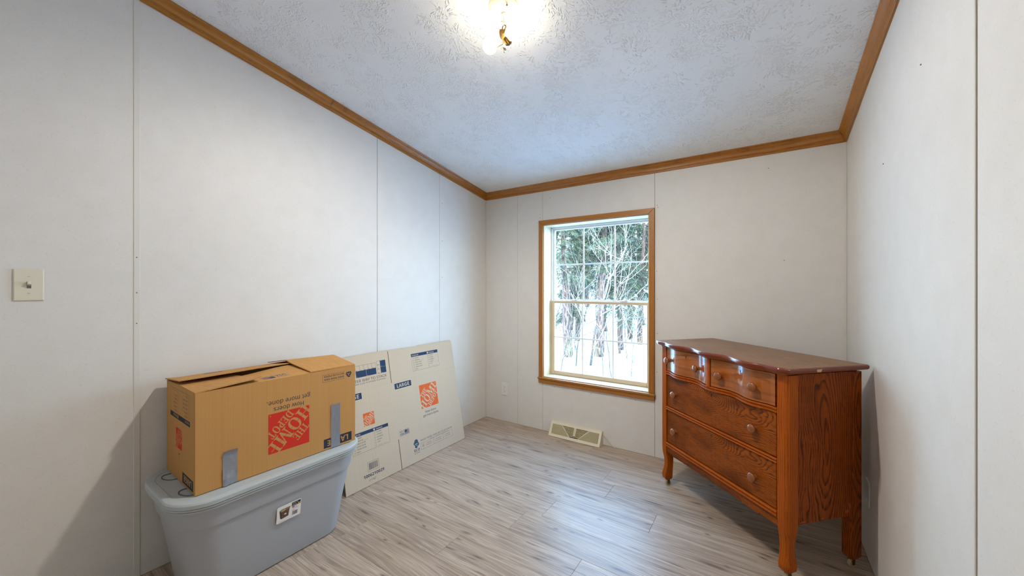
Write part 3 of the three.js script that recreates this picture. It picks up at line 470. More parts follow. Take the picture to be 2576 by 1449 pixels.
const BW = 0.658, BD = 0.383, BH = 0.388;
M.brownFront = std({ roughness: 0.85, map: print(658, 388, 3.1, BROWNCARD, true, (x, p) => {
  large(x, 20, 8, 145, 44, p, '#26303f'); logo(x, 234, 66, 174, RED, p); tagLine(x, 322, 266, 27);
  x.strokeStyle = INK; x.lineWidth = 1.1; x.beginPath(); x.moveTo(57, 331); x.lineTo(171, 331); x.lineTo(171, 366); x.lineTo(57, 366); x.stroke(); txt(x, 'MADE FROM 100%', 60, 346, 12.5, { width: 104 }); txt(x, 'RECYCLED PAPER', 60, 361, 12.5, { width: 104 }); recycle(x, 36, 349, 17);
  x.strokeStyle = 'rgba(120,80,40,0.35)'; x.lineWidth = 0.8; for (const q of [227, 414]) { x.beginPath(); x.moveTo(q, 0); x.lineTo(q, 388); x.stroke(); }
}) });
M.brownSide = std({ roughness: 0.85, map: print(383, 388, 2.6, BROWNCARD, true, (x, p) => {
  large(x, 18, 7, 140, 42, p, '#26303f'); logo(x, 165, 130, 82, RED, p); placeIn(x, 58, 248, 272, 122, 20, p, '#26303f');
  x.strokeStyle = 'rgb(60,35,15)'; x.lineWidth = 2.2; x.beginPath(); x.moveTo(190, 112); x.lineTo(214, 107); x.moveTo(203, 110); x.lineTo(206, 92); x.stroke();
}) });
M.brownFlap = std({ roughness: 0.85, map: print(658, 190, 2, BROWNCARD, false, (x, p) => { x.save(); x.translate(352, 168); x.rotate(Math.PI); usaMark(x, 0, 0, 112, 50, p); x.restore(); x.strokeStyle = INK; x.lineWidth = 1; x.beginPath(); x.moveTo(30, 40); x.lineTo(130, 40); x.lineTo(130, 58); x.moveTo(70, 40); x.lineTo(70, 60); x.stroke(); x.save(); x.translate(190, 40); x.rotate(Math.PI); txt(x, 'ECO', 0, 0, 22, { color: '#3a3f4c' }); x.restore(); }) });
M.brownFlapRear = std({ roughness: 0.85, map: print(658, 190, 2, BROWNCARD, false, (x) => { x.save(); x.translate(560, 60); x.rotate(Math.PI); txt(x, 'MADE FROM 100% RECYCLED PAPER', 0, 0, 22, { width: 330, bold: false, color: '#5a4a3a' }); x.restore(); x.fillStyle = '#3a4150'; x.fillRect(120, 40, 70, 22); }) });
M.flatRight = std({ roughness: 0.85, map: print(640, 805, 2.5, PALECARD, false, (x, p) => {
  placeIn(x, 200, 54, 270, 126, 22, p); large(x, 22, 236, 147, 39, p); logo(x, 236, 293, 172, ORANGE, p); tagLine(x, 320, 502, 23); usaMark(x, 14, 557, 86, 39, p);
  x.fillStyle = '#2c5266'; for (const [a, b, r] of [[146, 672, 17], [132, 682, 11], [158, 690, 12], [142, 702, 12]]) { x.beginPath(); x.arc(a, b, r, 0, 7); x.fill(); } x.fillStyle = p; x.beginPath(); x.moveTo(124, 690); x.quadraticCurveTo(146, 676, 166, 690); x.quadraticCurveTo(146, 684, 124, 690); x.fill(); x.fillRect(140, 694, 14, 3);
  txt(x, 'ECO', 118, 737, 24, { color: '#2c4a60', width: 54 }); txt(x, 'ACTIONS', 118, 752, 12, { color: '#2c4a60', width: 54, bold: false });
  txt(x, 'MADE FROM 100% RECYCLED PAPER', 185, 682, 17, { width: 328, color: '#3c4a5a', bold: false }); txt(x, 'ANNUALLY CONSERVES THE EQUIVALENT OF', 275, 692, 7, { width: 200, bold: false });
  x.strokeStyle = INK; x.lineWidth = 1; x.strokeRect(185, 696, 328, 44); for (const [a, t1, t2] of [[230, '1.2 MILLION', 'TREES'], [330, '500 MILLION', 'GALLONS OF WATER'], [430, '5.2 MILLION', 'KWH OF ELECTRICITY']]) { txt(x, t1, a, 714, 9, { bold: false, width: 56 }); txt(x, t2, a, 726, 7, { bold: false, width: 60 }); }
  x.lineWidth = 0.9; x.beginPath(); x.arc(208, 712, 8, 0, 7); x.arc(202, 719, 6, 0, 7); x.moveTo(208, 712); x.lineTo(208, 736); x.stroke(); x.beginPath(); x.moveTo(311, 700); x.quadraticCurveTo(324, 720, 318, 730); x.quadraticCurveTo(311, 738, 304, 730); x.quadraticCurveTo(298, 720, 311, 700); x.stroke(); x.beginPath(); x.arc(411, 712, 10, 0, 7); x.moveTo(407, 722); x.lineTo(407, 733); x.lineTo(415, 733); x.lineTo(415, 722); x.stroke();
  x.strokeStyle = 'rgba(120,95,75,0.16)'; x.lineWidth = 1.6; for (const q of [222, 608]) { x.beginPath(); x.moveTo(0, q); x.lineTo(640, q); x.stroke(); }
}) });
M.flatLeft = std({ roughness: 0.85, map: print(410, 805, 2.5, PALECARD, false, (x, p) => {
  x.strokeStyle = INK; x.lineWidth = 1; for (let i = 0; i < 5; i++) { x.strokeRect(150 + i * 30.4, 65, 30.4, 34); txt(x, 'SM', 153 + i * 30.4, 97, 6); } for (let i = 0; i < 2; i++) { x.fillStyle = NAVY; x.fillRect(150 + i * 76.5, 99, 75, 41); txt(x, 'LG', 153 + i * 76.5, 138, 6, { color: p }); }
  for (let i = 0; i < 3; i++) { x.strokeRect(312, 57 + i * 28, 25, 28); txt(x, 'MD', 315, 83 + i * 28, 6); } for (let i = 0; i < 2; i++) { x.fillStyle = NAVY; x.fillRect(338, 57 + i * 42.5, 43, 41.5); txt(x, 'XL', 342, 96 + i * 42.5, 6, { color: p }); }
  x.fillStyle = NAVY; x.fillRect(60, 57, 78, 83); txt(x, 'A BETTER WAY TO STACK', 62, 171, 23, { width: 316, bold: false }); txt(x, 'USE THIS PACKING GUIDE TO OPTIMIZE YOUR MOVE.', 55, 186, 12, { width: 317, bold: false });
  large(x, 26, 236, 147, 39, p); logo(x, 166, 370, 80, ORANGE, p); placeIn(x, 70, 476, 272, 123, 20, p);
  x.strokeStyle = INK; x.lineWidth = 1.2; x.strokeRect(160, 669, 80, 56); const R = rng(6); x.fillStyle = INK; for (let q = 168; q < 232;) { const w = 0.7 + R() * 1.7; x.fillRect(q, 676, w, 40); q += w + 0.8 + R() * 1.6; }
  txt(x, '1006210029', 123, 756, 25, { width: 152, color: '#1f2c4a' }); txt(x, '5111467', 156, 782, 18, { width: 54, bold: false, color: '#555a66' });
  x.strokeStyle = 'rgba(120,95,75,0.16)'; for (const q of [222, 608]) { x.beginPath(); x.moveTo(0, q); x.lineTo(410, q); x.stroke(); }
}) });

function tapeStrip(parent, x, yTop, w, len, z, curl, seed, label) { // duct tape wrinkled on a face
  const g = new THREE.BoxGeometry(w, len, 0.0007, 10, 30, 1), p = g.attributes.position, R = rng(seed);
  for (let i = 0; i < p.count; i++) { const u = p.getX(i) / w, v = 0.5 - p.getY(i) / len, n = (fbm(u * 3 + seed, v * 5 + seed, 3) - 0.45) * (0.006 + 0.010 * curl * sstep(0.2, 0.9, v)); p.setZ(i, p.getZ(i) + 0.0012 + Math.max(0, n) + curl * 0.012 * Math.pow(clamp(1 - v * 7), 2)); if (v < 0.02) p.setY(i, p.getY(i) + (vn(u * 8 + seed, 1) - 0.5) * 0.006); }
  g.computeVertexNormals(); g.translate(x, yTop - len / 2, z); part('tape', g, M.tape, parent, label);
}
{ // closed moving carton standing upside down on the tote
  const B = thing('cardboard_box', 'brown cardboard moving box with upside-down red print and silver tape on the tote', 'box', [-1.972, 0.4404, -0.848], THREE.MathUtils.degToRad(88.2));
  const t = 0.004;
  part('front_panel', box(BW, BH, t, 0, BH / 2, BD / 2 - t / 2), [M.edge, M.edge, M.edge, M.edge, M.brownFront, M.brown], B);
  part('side_panel', box(BD - 2 * t, BH, t).rotateY(-Math.PI / 2).translate(-BW / 2 + t / 2, BH / 2, 0), [M.edge, M.edge, M.edge, M.edge, M.brownSide, M.brown], B);
  part('side_panel', box(t, BH, BD - 2 * t, BW / 2 - t / 2, BH / 2, 0), M.brown, B); part('back_panel', box(BW, BH, t, 0, BH / 2, -BD / 2 + t / 2), M.brown, B); part('bottom_panel', box(BW - 2 * t, t, BD - 2 * t, 0, t / 2, 0), M.brown, B);
  // top flaps as bent sheets; a flap is a grid p(u,v) with thickness
  const flap = (name, p, mat, nu = 16, nv = 8, label, far = false) => {
    const rings = []; const P = (u, v) => p(u, v);
    const pos = [], uv = [], idx = []; for (const s of [1, 0]) for (let j = 0; j <= nv; j++) for (let i = 0; i <= nu; i++) { const q = P(i / nu, j / nv); pos.push(q[0], q[1] - (s ? 0 : t), q[2]); uv.push(i / nu, far ? 1 - j / nv : j / nv); }
    const N = (nu + 1) * (nv + 1), at = (i, j, s) => (s ? 0 : N) + j * (nu + 1) + i, q4 = (a, b, c, d) => idx.push(a, b, c, a, c, d);
    for (let j = 0; j < nv; j++) for (let i = 0; i < nu; i++) { q4(at(i, j, 1), at(i, j + 1, 1), at(i + 1, j + 1, 1), at(i + 1, j, 1)); q4(at(i, j, 0), at(i + 1, j, 0), at(i + 1, j + 1, 0), at(i, j + 1, 0)); }
    for (let i = 0; i < nu; i++) { q4(at(i, 0, 0), at(i, 0, 1), at(i + 1, 0, 1), at(i + 1, 0, 0)); q4(at(i, nv, 1), at(i, nv, 0), at(i + 1, nv, 0), at(i + 1, nv, 1)); }
    for (let j = 0; j < nv; j++) { q4(at(0, j, 1), at(0, j, 0), at(0, j + 1, 0), at(0, j + 1, 1)); q4(at(nu, j, 0), at(nu, j, 1), at(nu, j + 1, 1), at(nu, j + 1, 0)); }
    const g = new THREE.BufferGeometry(); g.setAttribute('position', new THREE.Float32BufferAttribute(pos, 3)); g.setAttribute('uv', new THREE.Float32BufferAttribute(uv, 2)); g.setIndex(idx);
    part(name, toCreasedNormals(g, 0.6), mat, B, label);
  };
  const hx = BW / 2, hz = BD / 2;
  const at = (s0, d, y) => [s0 - hx, y, hz - d];
  flap('front_flap', (u, v) => { const q = 0.001 + 0.656 * u, d = 0.001 + 0.189 * v; return at(q, d, BH + 0.001 + 0.018 * v * sstep(0.17, 0.42, q)); }, M.brownFlap, 40, 8);
  flap('end_flap', (u, v) => { const d = mix(0.003, 0.379, v); return at((0.225 - 0.03 * v) * u, d, BH + 0.004 + 0.017 * u * (1 - sstep(0, 0.5, v)) - 0.003 * sstep(0.5, 0.8, v) + 0.004 * sstep(0.85, 1, u) * sstep(0.2, 0, v)); }, M.brown, 20, 12, 'end flap lifting off along the front edge');
  flap('rear_flap', (u, v) => { const q = -0.006 + 0.662 * u; return at(q, 0.383 - 0.198 * v, BH + 0.004 + (0.021 + 0.004 * sstep(0, 0.35, q)) * v + 0.004 * sstep(0.03, 0, q) * (1 - v)); }, M.brownFlapRear, 30, 8, undefined, true);
  flap('end_flap', (u, v) => { const d = 0.001 + 0.381 * v; return at(0.657 - u * (0.225 + 0.035 * v), d, BH + 0.005 + 0.029 * Math.min(v / 0.54, (1 - v) / 0.46) + 0.002 * u + 0.007 * u * sstep(0.42, 0.62, v)); }, M.brown, 16, 20, 'plain end flap folded over the top');
  tapeStrip(B, 0.551 - hx, 0.214, 0.047, 0.213, hz, 0.15, 4); tapeStrip(B, 0.111 - hx, 0.139, 0.05, 0.138, hz, 1, 9, 'buckled strip of silver tape lifting at its end');
}
{ // flattened carton leaning on the wall
  const Bx = thing('flattened_box', 'flattened pale cardboard moving box leaning against wall behind the tote', 'box', [-2.036, 0.0026, -2.339]);
  const lean = new THREE.Group(); lean.name = 'folded_sheet'; lean.rotation.z = Math.atan2(0.155, 0.79); Bx.add(lean);
  const H = 0.803, W1 = 0.64, W2 = 0.41, s = 0.0022;
  const sheet = (pts, mats, W, z0, name, off = 0) => { // outline in (distance from its left edge, height); face looks to +x
    const g = poly(pts, 0.004, 0), n = g.attributes.position, uv = g.attributes.uv; for (let i = 0; i < n.count; i++) uv.setXY(i, n.getX(i) / W, n.getY(i) / H);
    g.rotateY(Math.PI / 2).translate(-0.004 + off, 0, z0); part(name, g, mats, lean);
  };
  sheet([[s, 0], [W1, 0], [W1, H - 0.006], [W1 - 0.02, H], [s, H - 0.004], [s, H - 0.222], [0, H - 0.224], [0, 0.197], [s, 0.195]], [M.flatRight, M.edge], W1, W1, 'printed_panel');
  sheet([[0, 0], [W2 - s, 0], [W2 - s, 0.195], [W2, 0.197], [W2, H - 0.224], [W2 - s, H - 0.222], [W2 - s, H], [0, H]], [M.flatLeft, M.edge], W2, W1 + W2, 'printed_panel');
  sheet([[0, 0.001], [W1 + W2, 0.001], [W1 + W2, H + 0.004], [0.7, H + 0.003], [0.68, H - 0.001], [0.3, H + 0.006], [0, H + 0.002]], [M.pale, M.edge], W1, W1 + W2, 'rear_panel', -0.0065);
}
{ // grey storage tote with lid
  const T = thing('storage_tote', 'grey plastic storage tote with snap lid and product sticker on the floor', 'tote', [-1.955, 0, -0.822]);
  const ring = (y, hw, hl, r, bow = 0) => { const out = [], n = 14; for (const [sx, sz, a0] of [[1, 1, 0], [-1, 1, 90], [-1, -1, 180], [1, -1, 270]]) for (let k = 0; k <= n; k++) { const a = THREE.MathUtils.degToRad(a0 + 90 * k / n), x = sx * (hw - r) + r * Math.cos(a), z = sz * (hl - r) + r * Math.sin(a); out.push([x + Math.sign(x) * bow * (1 - Math.pow(z / hl, 2)) * (Math.abs(x) / hw), y, z + Math.sign(z) * bow * 0.5 * (1 - Math.pow(x / hw, 2)) * (Math.abs(z) / hl)]); } 
    const fine = []; for (let i = 0; i < out.length; i++) { const p = out[i], q = out[(i + 1) % out.length], d = Math.hypot(q[0] - p[0], q[2] - p[2]), m = Math.max(1, Math.min(8, i % 15 === 14 ? 8 : 1)); for (let k = 0; k < m; k++) fine.push([mix(p[0], q[0], k / m), y, mix(p[2], q[2], k / m)]); }
    return fine.map(([x, yy, z]) => [x + 0, yy, z]).reverse(); };
  const B = [[0, 0.138, 0.285, 0.075], [0.006, 0.148, 0.297, 0.08], [0.02, 0.152, 0.302, 0.085], [0.16, 0.173, 0.322, 0.092], [0.318, 0.1985, 0.3465, 0.10], [0.3205, 0.2045, 0.3535, 0.105], [0.33, 0.207, 0.356, 0.106], [0.388, 0.213, 0.362, 0.11], [0.392, 0.222, 0.371, 0.115], [0.405, 0.224, 0.373, 0.116]];
  part('body', loft(B.map(([y, a, b, r]) => ring(y, a, b, r, 0.012)), { crease: 0.45 }), M.tote, T);
  const Ld = [[0.3975, 0.222, 0.371, 0.115], [0.3975, 0.2285, 0.3775, 0.118], [0.404, 0.2295, 0.3785, 0.118], [0.4045, 0.2265, 0.3755, 0.117], [0.4065, 0.2265, 0.3755, 0.117], [0.407, 0.2315, 0.3805, 0.12], [0.4145, 0.2325, 0.3815, 0.12], [0.415, 0.2295, 0.3785, 0.119], [0.417, 0.2295, 0.3785, 0.119], [0.4175, 0.2345, 0.3835, 0.121], [0.431, 0.2345, 0.3835, 0.121], [0.437, 0.231, 0.380, 0.119], [0.4395, 0.225, 0.374, 0.116], [0.4395, 0.208, 0.357, 0.108], [0.4375, 0.205, 0.354, 0.106], [0.4375, 0.05, 0.2, 0.04]];
  const lid = part('lid', loft(Ld.map(([y, a, b, r]) => ring(y, a, b, r, 0.012)), { crease: 0.5, cap0: false }), M.lid, T, 'grey lid with stepped rim');
  for (const x of [-0.125, 0.085]) part('moulded_arc', new THREE.TubeGeometry(new THREE.CatmullRomCurve3([V(x - 0.022, 0.4385, 0.30), V(x - 0.024, 0.4385, 0.325), V(x + 0.004, 0.4385, 0.336), V(x + 0.045, 0.4385, 0.322), V(x + 0.06, 0.4385, 0.30)]), 24, 0.0022, 6), M.groove, lid, 'dark moulded arc on the lid');
  const st = canvasTex(600, 440, (x) => {
    x.fillStyle = '#f3f1f0'; x.fillRect(0, 0, 600, 440);
    x.fillStyle = '#6b4a3c'; x.beginPath(); x.moveTo(60, 130); x.lineTo(310, 130); x.lineTo(285, 330); x.lineTo(120, 350); x.lineTo(85, 320); x.closePath(); x.fill(); x.fillStyle = '#4c3328'; x.beginPath(); x.moveTo(60, 130); x.lineTo(120, 175); x.lineTo(120, 350); x.lineTo(85, 320); x.closePath(); x.fill();
    x.fillStyle = '#8a775a'; x.beginPath(); x.moveTo(50, 118); x.lineTo(110, 88); x.lineTo(330, 88); x.lineTo(318, 132); x.lineTo(120, 172); x.closePath(); x.fill(); x.fillStyle = '#c9b98e'; x.beginPath(); x.moveTo(95, 120); x.lineTo(200, 105); x.lineTo(205, 135); x.lineTo(120, 152); x.fill(); x.fillStyle = '#f5f0ea'; x.beginPath(); x.ellipse(210, 245, 30, 18, 0, 0, 7); x.fill();
    x.fillStyle = '#101012'; x.fillRect(360, 25, 225, 105); x.fillStyle = '#e8e8ea'; x.font = 'bold 30px sans-serif'; x.fillText('Storage Tote', 372, 62, 150); x.fillText('50 Gallon', 372, 112, 130); x.fillStyle = '#d8b13a'; x.fillRect(515, 85, 60, 34);
    x.fillStyle = '#b3272d'; x.fillRect(375, 142, 60, 30); x.fillStyle = '#2a3a78'; x.fillRect(375, 142, 26, 16); x.fillStyle = '#26262a'; x.font = 'bold 26px sans-serif'; x.fillText('USA', 445, 168); x.fillStyle = '#888'; x.fillRect(380, 190, 160, 6); x.fillRect(380, 206, 140, 6); x.fillStyle = '#c23a32'; x.font = 'bold 34px sans-serif'; x.fillText('NEW', 372, 262, 90);
    x.fillStyle = '#16161a'; const R = rng(2); for (let q = 385; q < 520;) { const w = 2 + R() * 7; x.fillRect(q, 275, w, 100); q += w + 2 + R() * 5; } x.fillStyle = '#999'; x.fillRect(60, 405, 150, 6);
  });
  const g = poly([[-0.051, -0.034], [-0.047, -0.038], [0.047, -0.038], [0.051, -0.034], [0.051, 0.034], [0.047, 0.038], [-0.047, 0.038], [-0.051, 0.034]], 0.0006), p = g.attributes.position; for (let i = 0; i < p.count; i++) g.attributes.uv.setXY(i, p.getX(i) / 0.102 + 0.5, p.getY(i) / 0.076 + 0.5);
  const s = part('sticker', g, std({ map: st, roughness: 0.35 }), T, 'white product sticker with a tote picture and barcode'); s.position.set(0.1968, 0.237, -0.015); s.rotation.order = 'YXZ'; s.rotation.y = Math.PI / 2; s.rotation.x = 0.139;
}

// ---------------------------------------------------------------- snowy wood outside the window
{
  const snow = std({ color: 0xe4e8ec, roughness: 0.9 }), g = new THREE.PlaneGeometry(140, 140, 140, 140).rotateX(-Math.PI / 2).translate(-10, 0, -45), p = g.attributes.position;
  const groundY = (x, z) => -0.95 + 0.35 * (fbm(x * 0.35 + 50, z * 0.35 + 50, 3) - 0.5) + 0.05 * Math.max(0, -z - 12);
  for (let i = 0; i < p.count; i++) p.setY(i, groundY(p.getX(i), p.getZ(i)) + (p.getZ(i) > -4 ? -0.2 : 0));
  g.computeVertexNormals(); const land = structure('ground', 'snow-covered ground with dry brush outside the window', 'ground'); part('snow', g, snow, land);
  // rest of the house, unseen, placed to shade the snow below the window
  const siding = std({ color: 0xcfcac0, roughness: 0.8 }), house = structure('unseen_house', 'unseen rest of the long low house, shading the snow below the window', 'house');
  part('unseen_wing', box(6.4, 3.3, 6.6, XL - TH - 0.03 - 3.2, 0.72, 0.34), siding, house); part('unseen_wing', box(6.4, 3.3, 6.6, XR + TH + 0.03 + 3.2, 0.72, 0.34), siding, house);
  part('skirting', box(XR - XL + 2 * TH, 0.8, 0.05, (XL + XR) / 2, -0.5, ZB - 0.05), siding, house);
  const bark = std({ roughness: 0.95, map: texture(128, 256, 0.5, 1, (x, y) => { const n = fbm(x * 26, y * 7, 3), k = sstep(0.45, 0.6, n); return lerp3([70, 54, 46], [122, 98, 84], k); }) });
  const twig = std({ color: 0x8f7d68, roughness: 0.85 }), twigDark = std({ color: 0x594c40, roughness: 0.9 }), needles = std({ vertexColors: true, roughness: 0.9, side: THREE.DoubleSide }), dry = std({ color: 0x9c8456, roughness: 0.9 });
  function limb(pts, r0, r1, seg = 5) { // tapering tube
    const rings = pts.map((c, i) => { const t = i / (pts.length - 1), r = mix(r0, r1, t), d = (pts[Math.min(i + 1, pts.length - 1)].clone().sub(pts[Math.max(i - 1, 0)])).normalize(), a = Math.abs(d.y) > 0.9 ? V(1, 0, 0) : V(0, 1, 0), u = a.clone().cross(d).normalize(), v = d.clone().cross(u); return Array.from({ length: seg }, (_, k) => { const th = k / seg * Math.PI * 2, q = c.clone().addScaledVector(u, Math.cos(th) * r).addScaledVector(v, Math.sin(th) * r); return [q.x, q.y, q.z]; }); });
    const n = seg, pos = [], idx = [], uv = []; rings.forEach((r, j) => r.forEach((q, i) => { pos.push(...q); uv.push(i / n * 0.5, q[1]); }));
    for (let j = 0; j < rings.length - 1; j++) for (let i = 0; i < n; i++) { const A = j * n + i, Bq = j * n + (i + 1) % n; idx.push(A, Bq, Bq + n, A, Bq + n, A + n); }
    const gg = new THREE.BufferGeometry(); gg.setAttribute('position', new THREE.Float32BufferAttribute(pos, 3)); gg.setAttribute('uv', new THREE.Float32BufferAttribute(uv, 2)); gg.setIndex(idx); gg.computeVertexNormals(); return gg;
  }
  const col = new THREE.Color();
  function evergreen(x, z, { h = 12, r = 0.11, base = 1.2, spread = 2.0, n = 60, seed = 1, lean = 0, droop = 0.35, sprays = 34, size = 1, name = 'evergreen_tree', label = 'tall evergreen tree standing in the snowy woods outside the window', group = 'evergreens outside the window', top = 6 }) {
    const R = rng(seed * 91 + 7), T = thing(name, label, 'tree', [x, groundY(x, z) - 0.05, z], 0, group);
    const trunk = []; for (let i = 0; i <= 14; i++) { const t = i / 14; trunk.push(V(lean * t * h * 0.1 + (R() - 0.5) * r * 0.5, t * h, (R() - 0.5) * r * 0.5)); }
    part('trunk', limb(trunk, r, r * 0.35, 9), bark, T);
    const wood = [], pos = [], clr = [], nor = [];
    for (let k = 0; k < n; k++) {
      const t = R(), y = base + (Math.min(h, top) - base) * t, a = R() * Math.PI * 2, L = spread * (1 - 0.55 * (y / h)) * (0.55 + R() * 0.5), dx = Math.cos(a), dz = Math.sin(a), c = trunk[Math.min(14, Math.floor(y / h * 14))], pts = [];
      const rise = 0.15 + R() * 0.25; for (let i = 0; i <= 6; i++) { const q = i / 6; pts.push(V(c.x + dx * L * q, y + L * (rise * q - droop * 1.6 * q * q) + (R() - 0.5) * 0.05, c.z + dz * L * q)); }
      wood.push(limb(pts, 0.022 * size, 0.004, 4));
      for (let s = 0; s < sprays; s++) {
        const q = 0.15 + 0.85 * Math.sqrt(R()), f = q * 6, i = Math.min(5, Math.floor(f)), P = pts[i].clone().lerp(pts[i + 1], f - i), side = R() < 0.5 ? -1 : 1, w = 0.32 * size * (1.15 - q) + 0.10;
        const o = V(-dz * side, -0.25 - R() * 0.5, dx * side).multiplyScalar(R() * w); P.add(o); const d = V(dx * 0.6 - dz * side * (0.3 + R()), -0.3 - R() * 0.7, dz * 0.6 + dx * side * (0.3 + R())).normalize(), b = V(R() - 0.5, R() - 0.2, R() - 0.5).cross(d).normalize(), l = (0.08 + R() * 0.11) * size, ww = l * (0.05 + R() * 0.06);
        const A = P.clone().addScaledVector(d, l), Bq = P.clone().addScaledVector(d, l * 0.45).addScaledVector(b, ww), Cq = P.clone().addScaledVector(d, l * 0.4).addScaledVector(b, -ww), nn = b.clone().cross(d);
        col.setRGB(0.050 + R() * 0.06, 0.068 + R() * 0.06, 0.038 + R() * 0.03);
        for (const v of [P, Bq, A, P, A, Cq]) { pos.push(v.x, v.y, v.z); clr.push(col.r, col.g, col.b); nor.push(nn.x, nn.y, nn.z); }
      }
    }
    part('branches', mergeGeometries(wood), twigDark, T);
    const f = new THREE.BufferGeometry(); f.setAttribute('position', new THREE.Float32BufferAttribute(pos, 3)); f.setAttribute('color', new THREE.Float32BufferAttribute(clr, 3)); f.setAttribute('normal', new THREE.Float32BufferAttribute(nor, 3)); part('foliage', f, needles, T);
  }
  function bare(x, z, { h = 4, r = 0.04, seed = 1, dir = [0, 1, 0], depth = 5, mat = twig, spread = 0.6, name = 'bare_tree', label = 'leafless pale-branched tree outside the window', group = 'leafless trees outside the window', collect }) {
    const R = rng(seed * 57 + 3), T = collect ? null : thing(name, label, 'tree', [x, groundY(x, z) - 0.03, z], 0, group), big = [], small = [];
    const grow = (p, d, L, rad, k) => {
      const pts = [p]; let q = p.clone(), dd = d.clone(); const n = 5; for (let i = 0; i < n; i++) { dd.add(V(R() - 0.5, R() - 0.42, R() - 0.5).multiplyScalar(0.34)).normalize(); q = q.clone().addScaledVector(dd, L / n); pts.push(q); }
      (k === 0 ? big : small).push(limb(pts, rad, rad * 0.55, k < 2 ? 7 : 4)); if (k >= depth) return;
      const m = k === 0 ? 6 : 3; for (let i = 0; i < m; i++) { const at = k === 0 ? 1 + Math.floor(R() * n) : 2 + Math.floor(R() * (n - 1)), s = dd.clone().add(V(R() - 0.5, R() - 0.4, R() - 0.5).multiplyScalar(spread * 3)).normalize(); grow(pts[Math.min(at, n)], s, L * (0.42 + R() * 0.28), rad * (0.45 + R() * 0.1), k + 1); }
    };
    grow(V(0, 0, 0), V(...dir).normalize(), h * 0.55, r, 0);
    if (collect) { for (const q of [...big, ...small]) collect.push(q.translate(x, groundY(x, z) - 0.03, z)); return; }
    part('trunk', mergeGeometries(big), mat === twig ? bark : mat, T); part('branches', mergeGeometries(small), mat, T);
  }
  // trunks seen through the lower sash, then the denser wood behind
  [[-5.25, -11, 0.13, 2.4, 1], [-6.25, -14, 0.12, 2.2, 2], [-4.35, -11.5, 0.125, 2.6, 3], [-6.2, -17, 0.13, 1.6, 5], [-4.2, -13.2, 0.10, 2.0, 6], [-4.55, -15.4, 0.11, 1.6, 7], [-3.9, -14.4, 0.10, 1.8, 8], [-7.7, -16.4, 0.13, 1.4, 9], [-7.2, -19.5, 0.15, 1.2, 10], [-5.1, -19.2, 0.14, 1.3, 11], [-9.3, -20.5, 0.16, 1.0, 12], [-5.6, -23.5, 0.16, 1.0, 13], [-8.4, -25, 0.17, 0.8, 14], [-10.8, -26, 0.17, 0.8, 15], [-7.0, -29, 0.18, 0.6, 16], [-12.5, -30, 0.18, 0.6, 17], [-9.6, -33, 0.2, 0.6, 18]]
    .concat([[-1.6, -12.5, 0.11, 1.8, 21], [-0.2, -13.8, 0.12, 1.6, 22], [-2.4, -15.6, 0.12, 1.6, 23], [-0.9, -17.5, 0.13, 1.3, 24], [1.6, -15.2, 0.12, 1.5, 25], [-3.2, -18.5, 0.13, 1.2, 26], [-8.6, -12.6, 0.12, 1.8, 27], [-10.4, -15.5, 0.13, 1.4, 28], [-12.3, -19.5, 0.14, 1.2, 29], [-2.6, -22.5, 0.16, 1.0, 30]])
    .forEach(([x, z, r, base, seed]) => evergreen(x, z, { label: z > -16 ? 'evergreen with a bare lower trunk at the edge of the snowy wood outside' : 'distant evergreen deep in the wood beyond the nearer trunks outside', group: z > -16 ? 'evergreens at the edge of the wood' : 'distant evergreens deep in the wood', r, base: base + 0.3, seed, h: 6.5 + (seed % 4) * 0.7, top: 3.2 - z * 0.21, n: z > -16 ? 62 : 46, spread: 1.25 + (seed % 3) * 0.2, sprays: z > -16 ? 170 : 90, lean: (seed % 5 - 2) * 0.35, size: z > -18 ? 1 : 1.5 }));
  evergreen(-4.0, -12.4, { h: 2.9, r: 0.04, base: 1.3, spread: 1.35, n: 44, seed: 31, droop: 0.42, sprays: 150, size: 0.8, top: 2.7, name: 'young_evergreen', label: 'low young evergreen with arching drooping boughs outside the window', group: undefined });
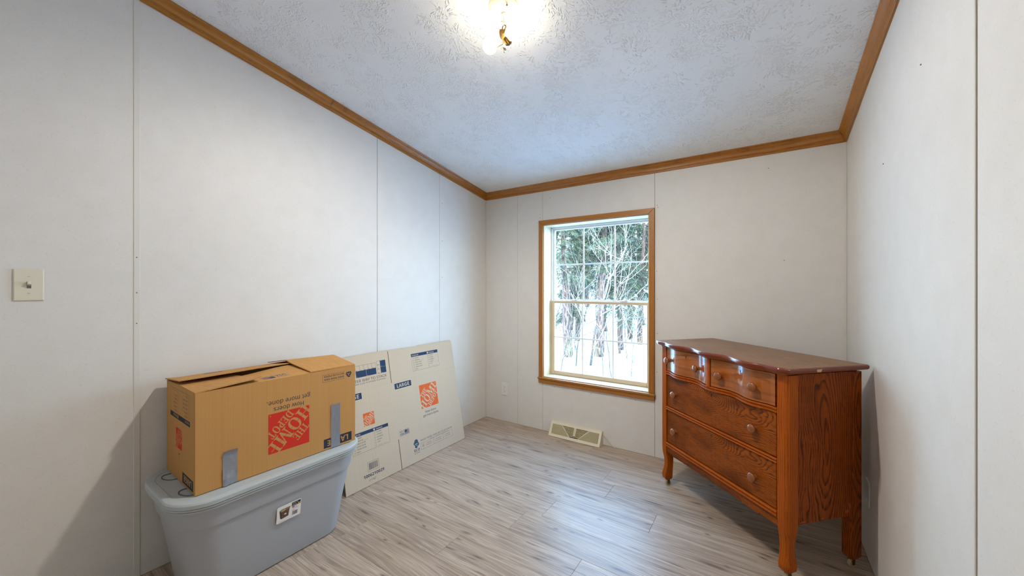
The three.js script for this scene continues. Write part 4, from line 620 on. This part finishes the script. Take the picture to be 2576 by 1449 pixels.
  evergreen(-5.75, -12.3, { h: 2.4, r: 0.03, base: 1.2, spread: 0.9, n: 30, seed: 33, droop: 0.5, sprays: 150, size: 0.8, top: 2.4, name: 'young_evergreen', label: 'small evergreen sapling beside the left trunk outside the window', group: undefined });
  [[-3.72, -7.2, 3.8, 0.014, 1, [-0.15, 1, 0]], [-2.5, -7.4, 3.0, 0.010, 2, [0.05, 1, 0]], [-3.05, -8.2, 3.2, 0.010, 3, [0.1, 1, 0.1]], [-4.3, -8.6, 3.4, 0.012, 4, [0, 1, 0]], [-4.1, -10.1, 4.6, 0.035, 5, [0.12, 1, 0]], [-3.4, -11.2, 4.2, 0.024, 6, [-0.1, 1, 0]], [-5.8, -12.2, 4.8, 0.03, 7, [0, 1, 0]], [-2.75, -9.4, 3.0, 0.010, 8, [0, 1, 0]]]
    .forEach(([x, z, h, r, seed, dir]) => bare(x, z, { h, r, seed, dir, depth: 4 }));
  const darkStems = [], dryStems = [];
  for (let k = 0; k < 10; k++) { const R = rng(900 + k), z = -9.2 - R() * 6, x = z * (-0.235 - R() * 0.29) * -1; bare(x, z, { h: 3 + R() * 2, r: 0.012 + R() * 0.012, seed: 60 + k, dir: [(R() - 0.5) * 0.5, 1, 0], depth: 3, collect: darkStems }); }
  [[-2.2, -8.7, 1.2, 16], [-2.6, -9.2, 1.3, 17], [-3.0, -9.6, 1.0, 18], [-4.5, -9.0, 1.1, 19], [-4.3, -9.3, 1.0, 20], [-3.6, -10.0, 1.0, 21], [-2.9, -10.4, 1.2, 22], [-2.35, -8.4, 1.1, 11], [-2.75, -8.7, 1.0, 12], [-3.95, -8.8, 0.8, 13], [-3.2, -9.0, 0.9, 14], [-4.6, -9.6, 1.0, 15]]
    .forEach(([x, z, h, seed]) => bare(x, z, { h, r: 0.009, seed, depth: 4, collect: dryStems, spread: 1.0 }));
  part('underbrush', mergeGeometries(darkStems), twigDark, land, 'thin dark stems standing in the snow').userData.kind = 'stuff'; part('dry_brush', mergeGeometries(dryStems), dry, land, 'tangled straw-coloured dry brush').userData.kind = 'stuff';
}
renderer.render(scene, camera);
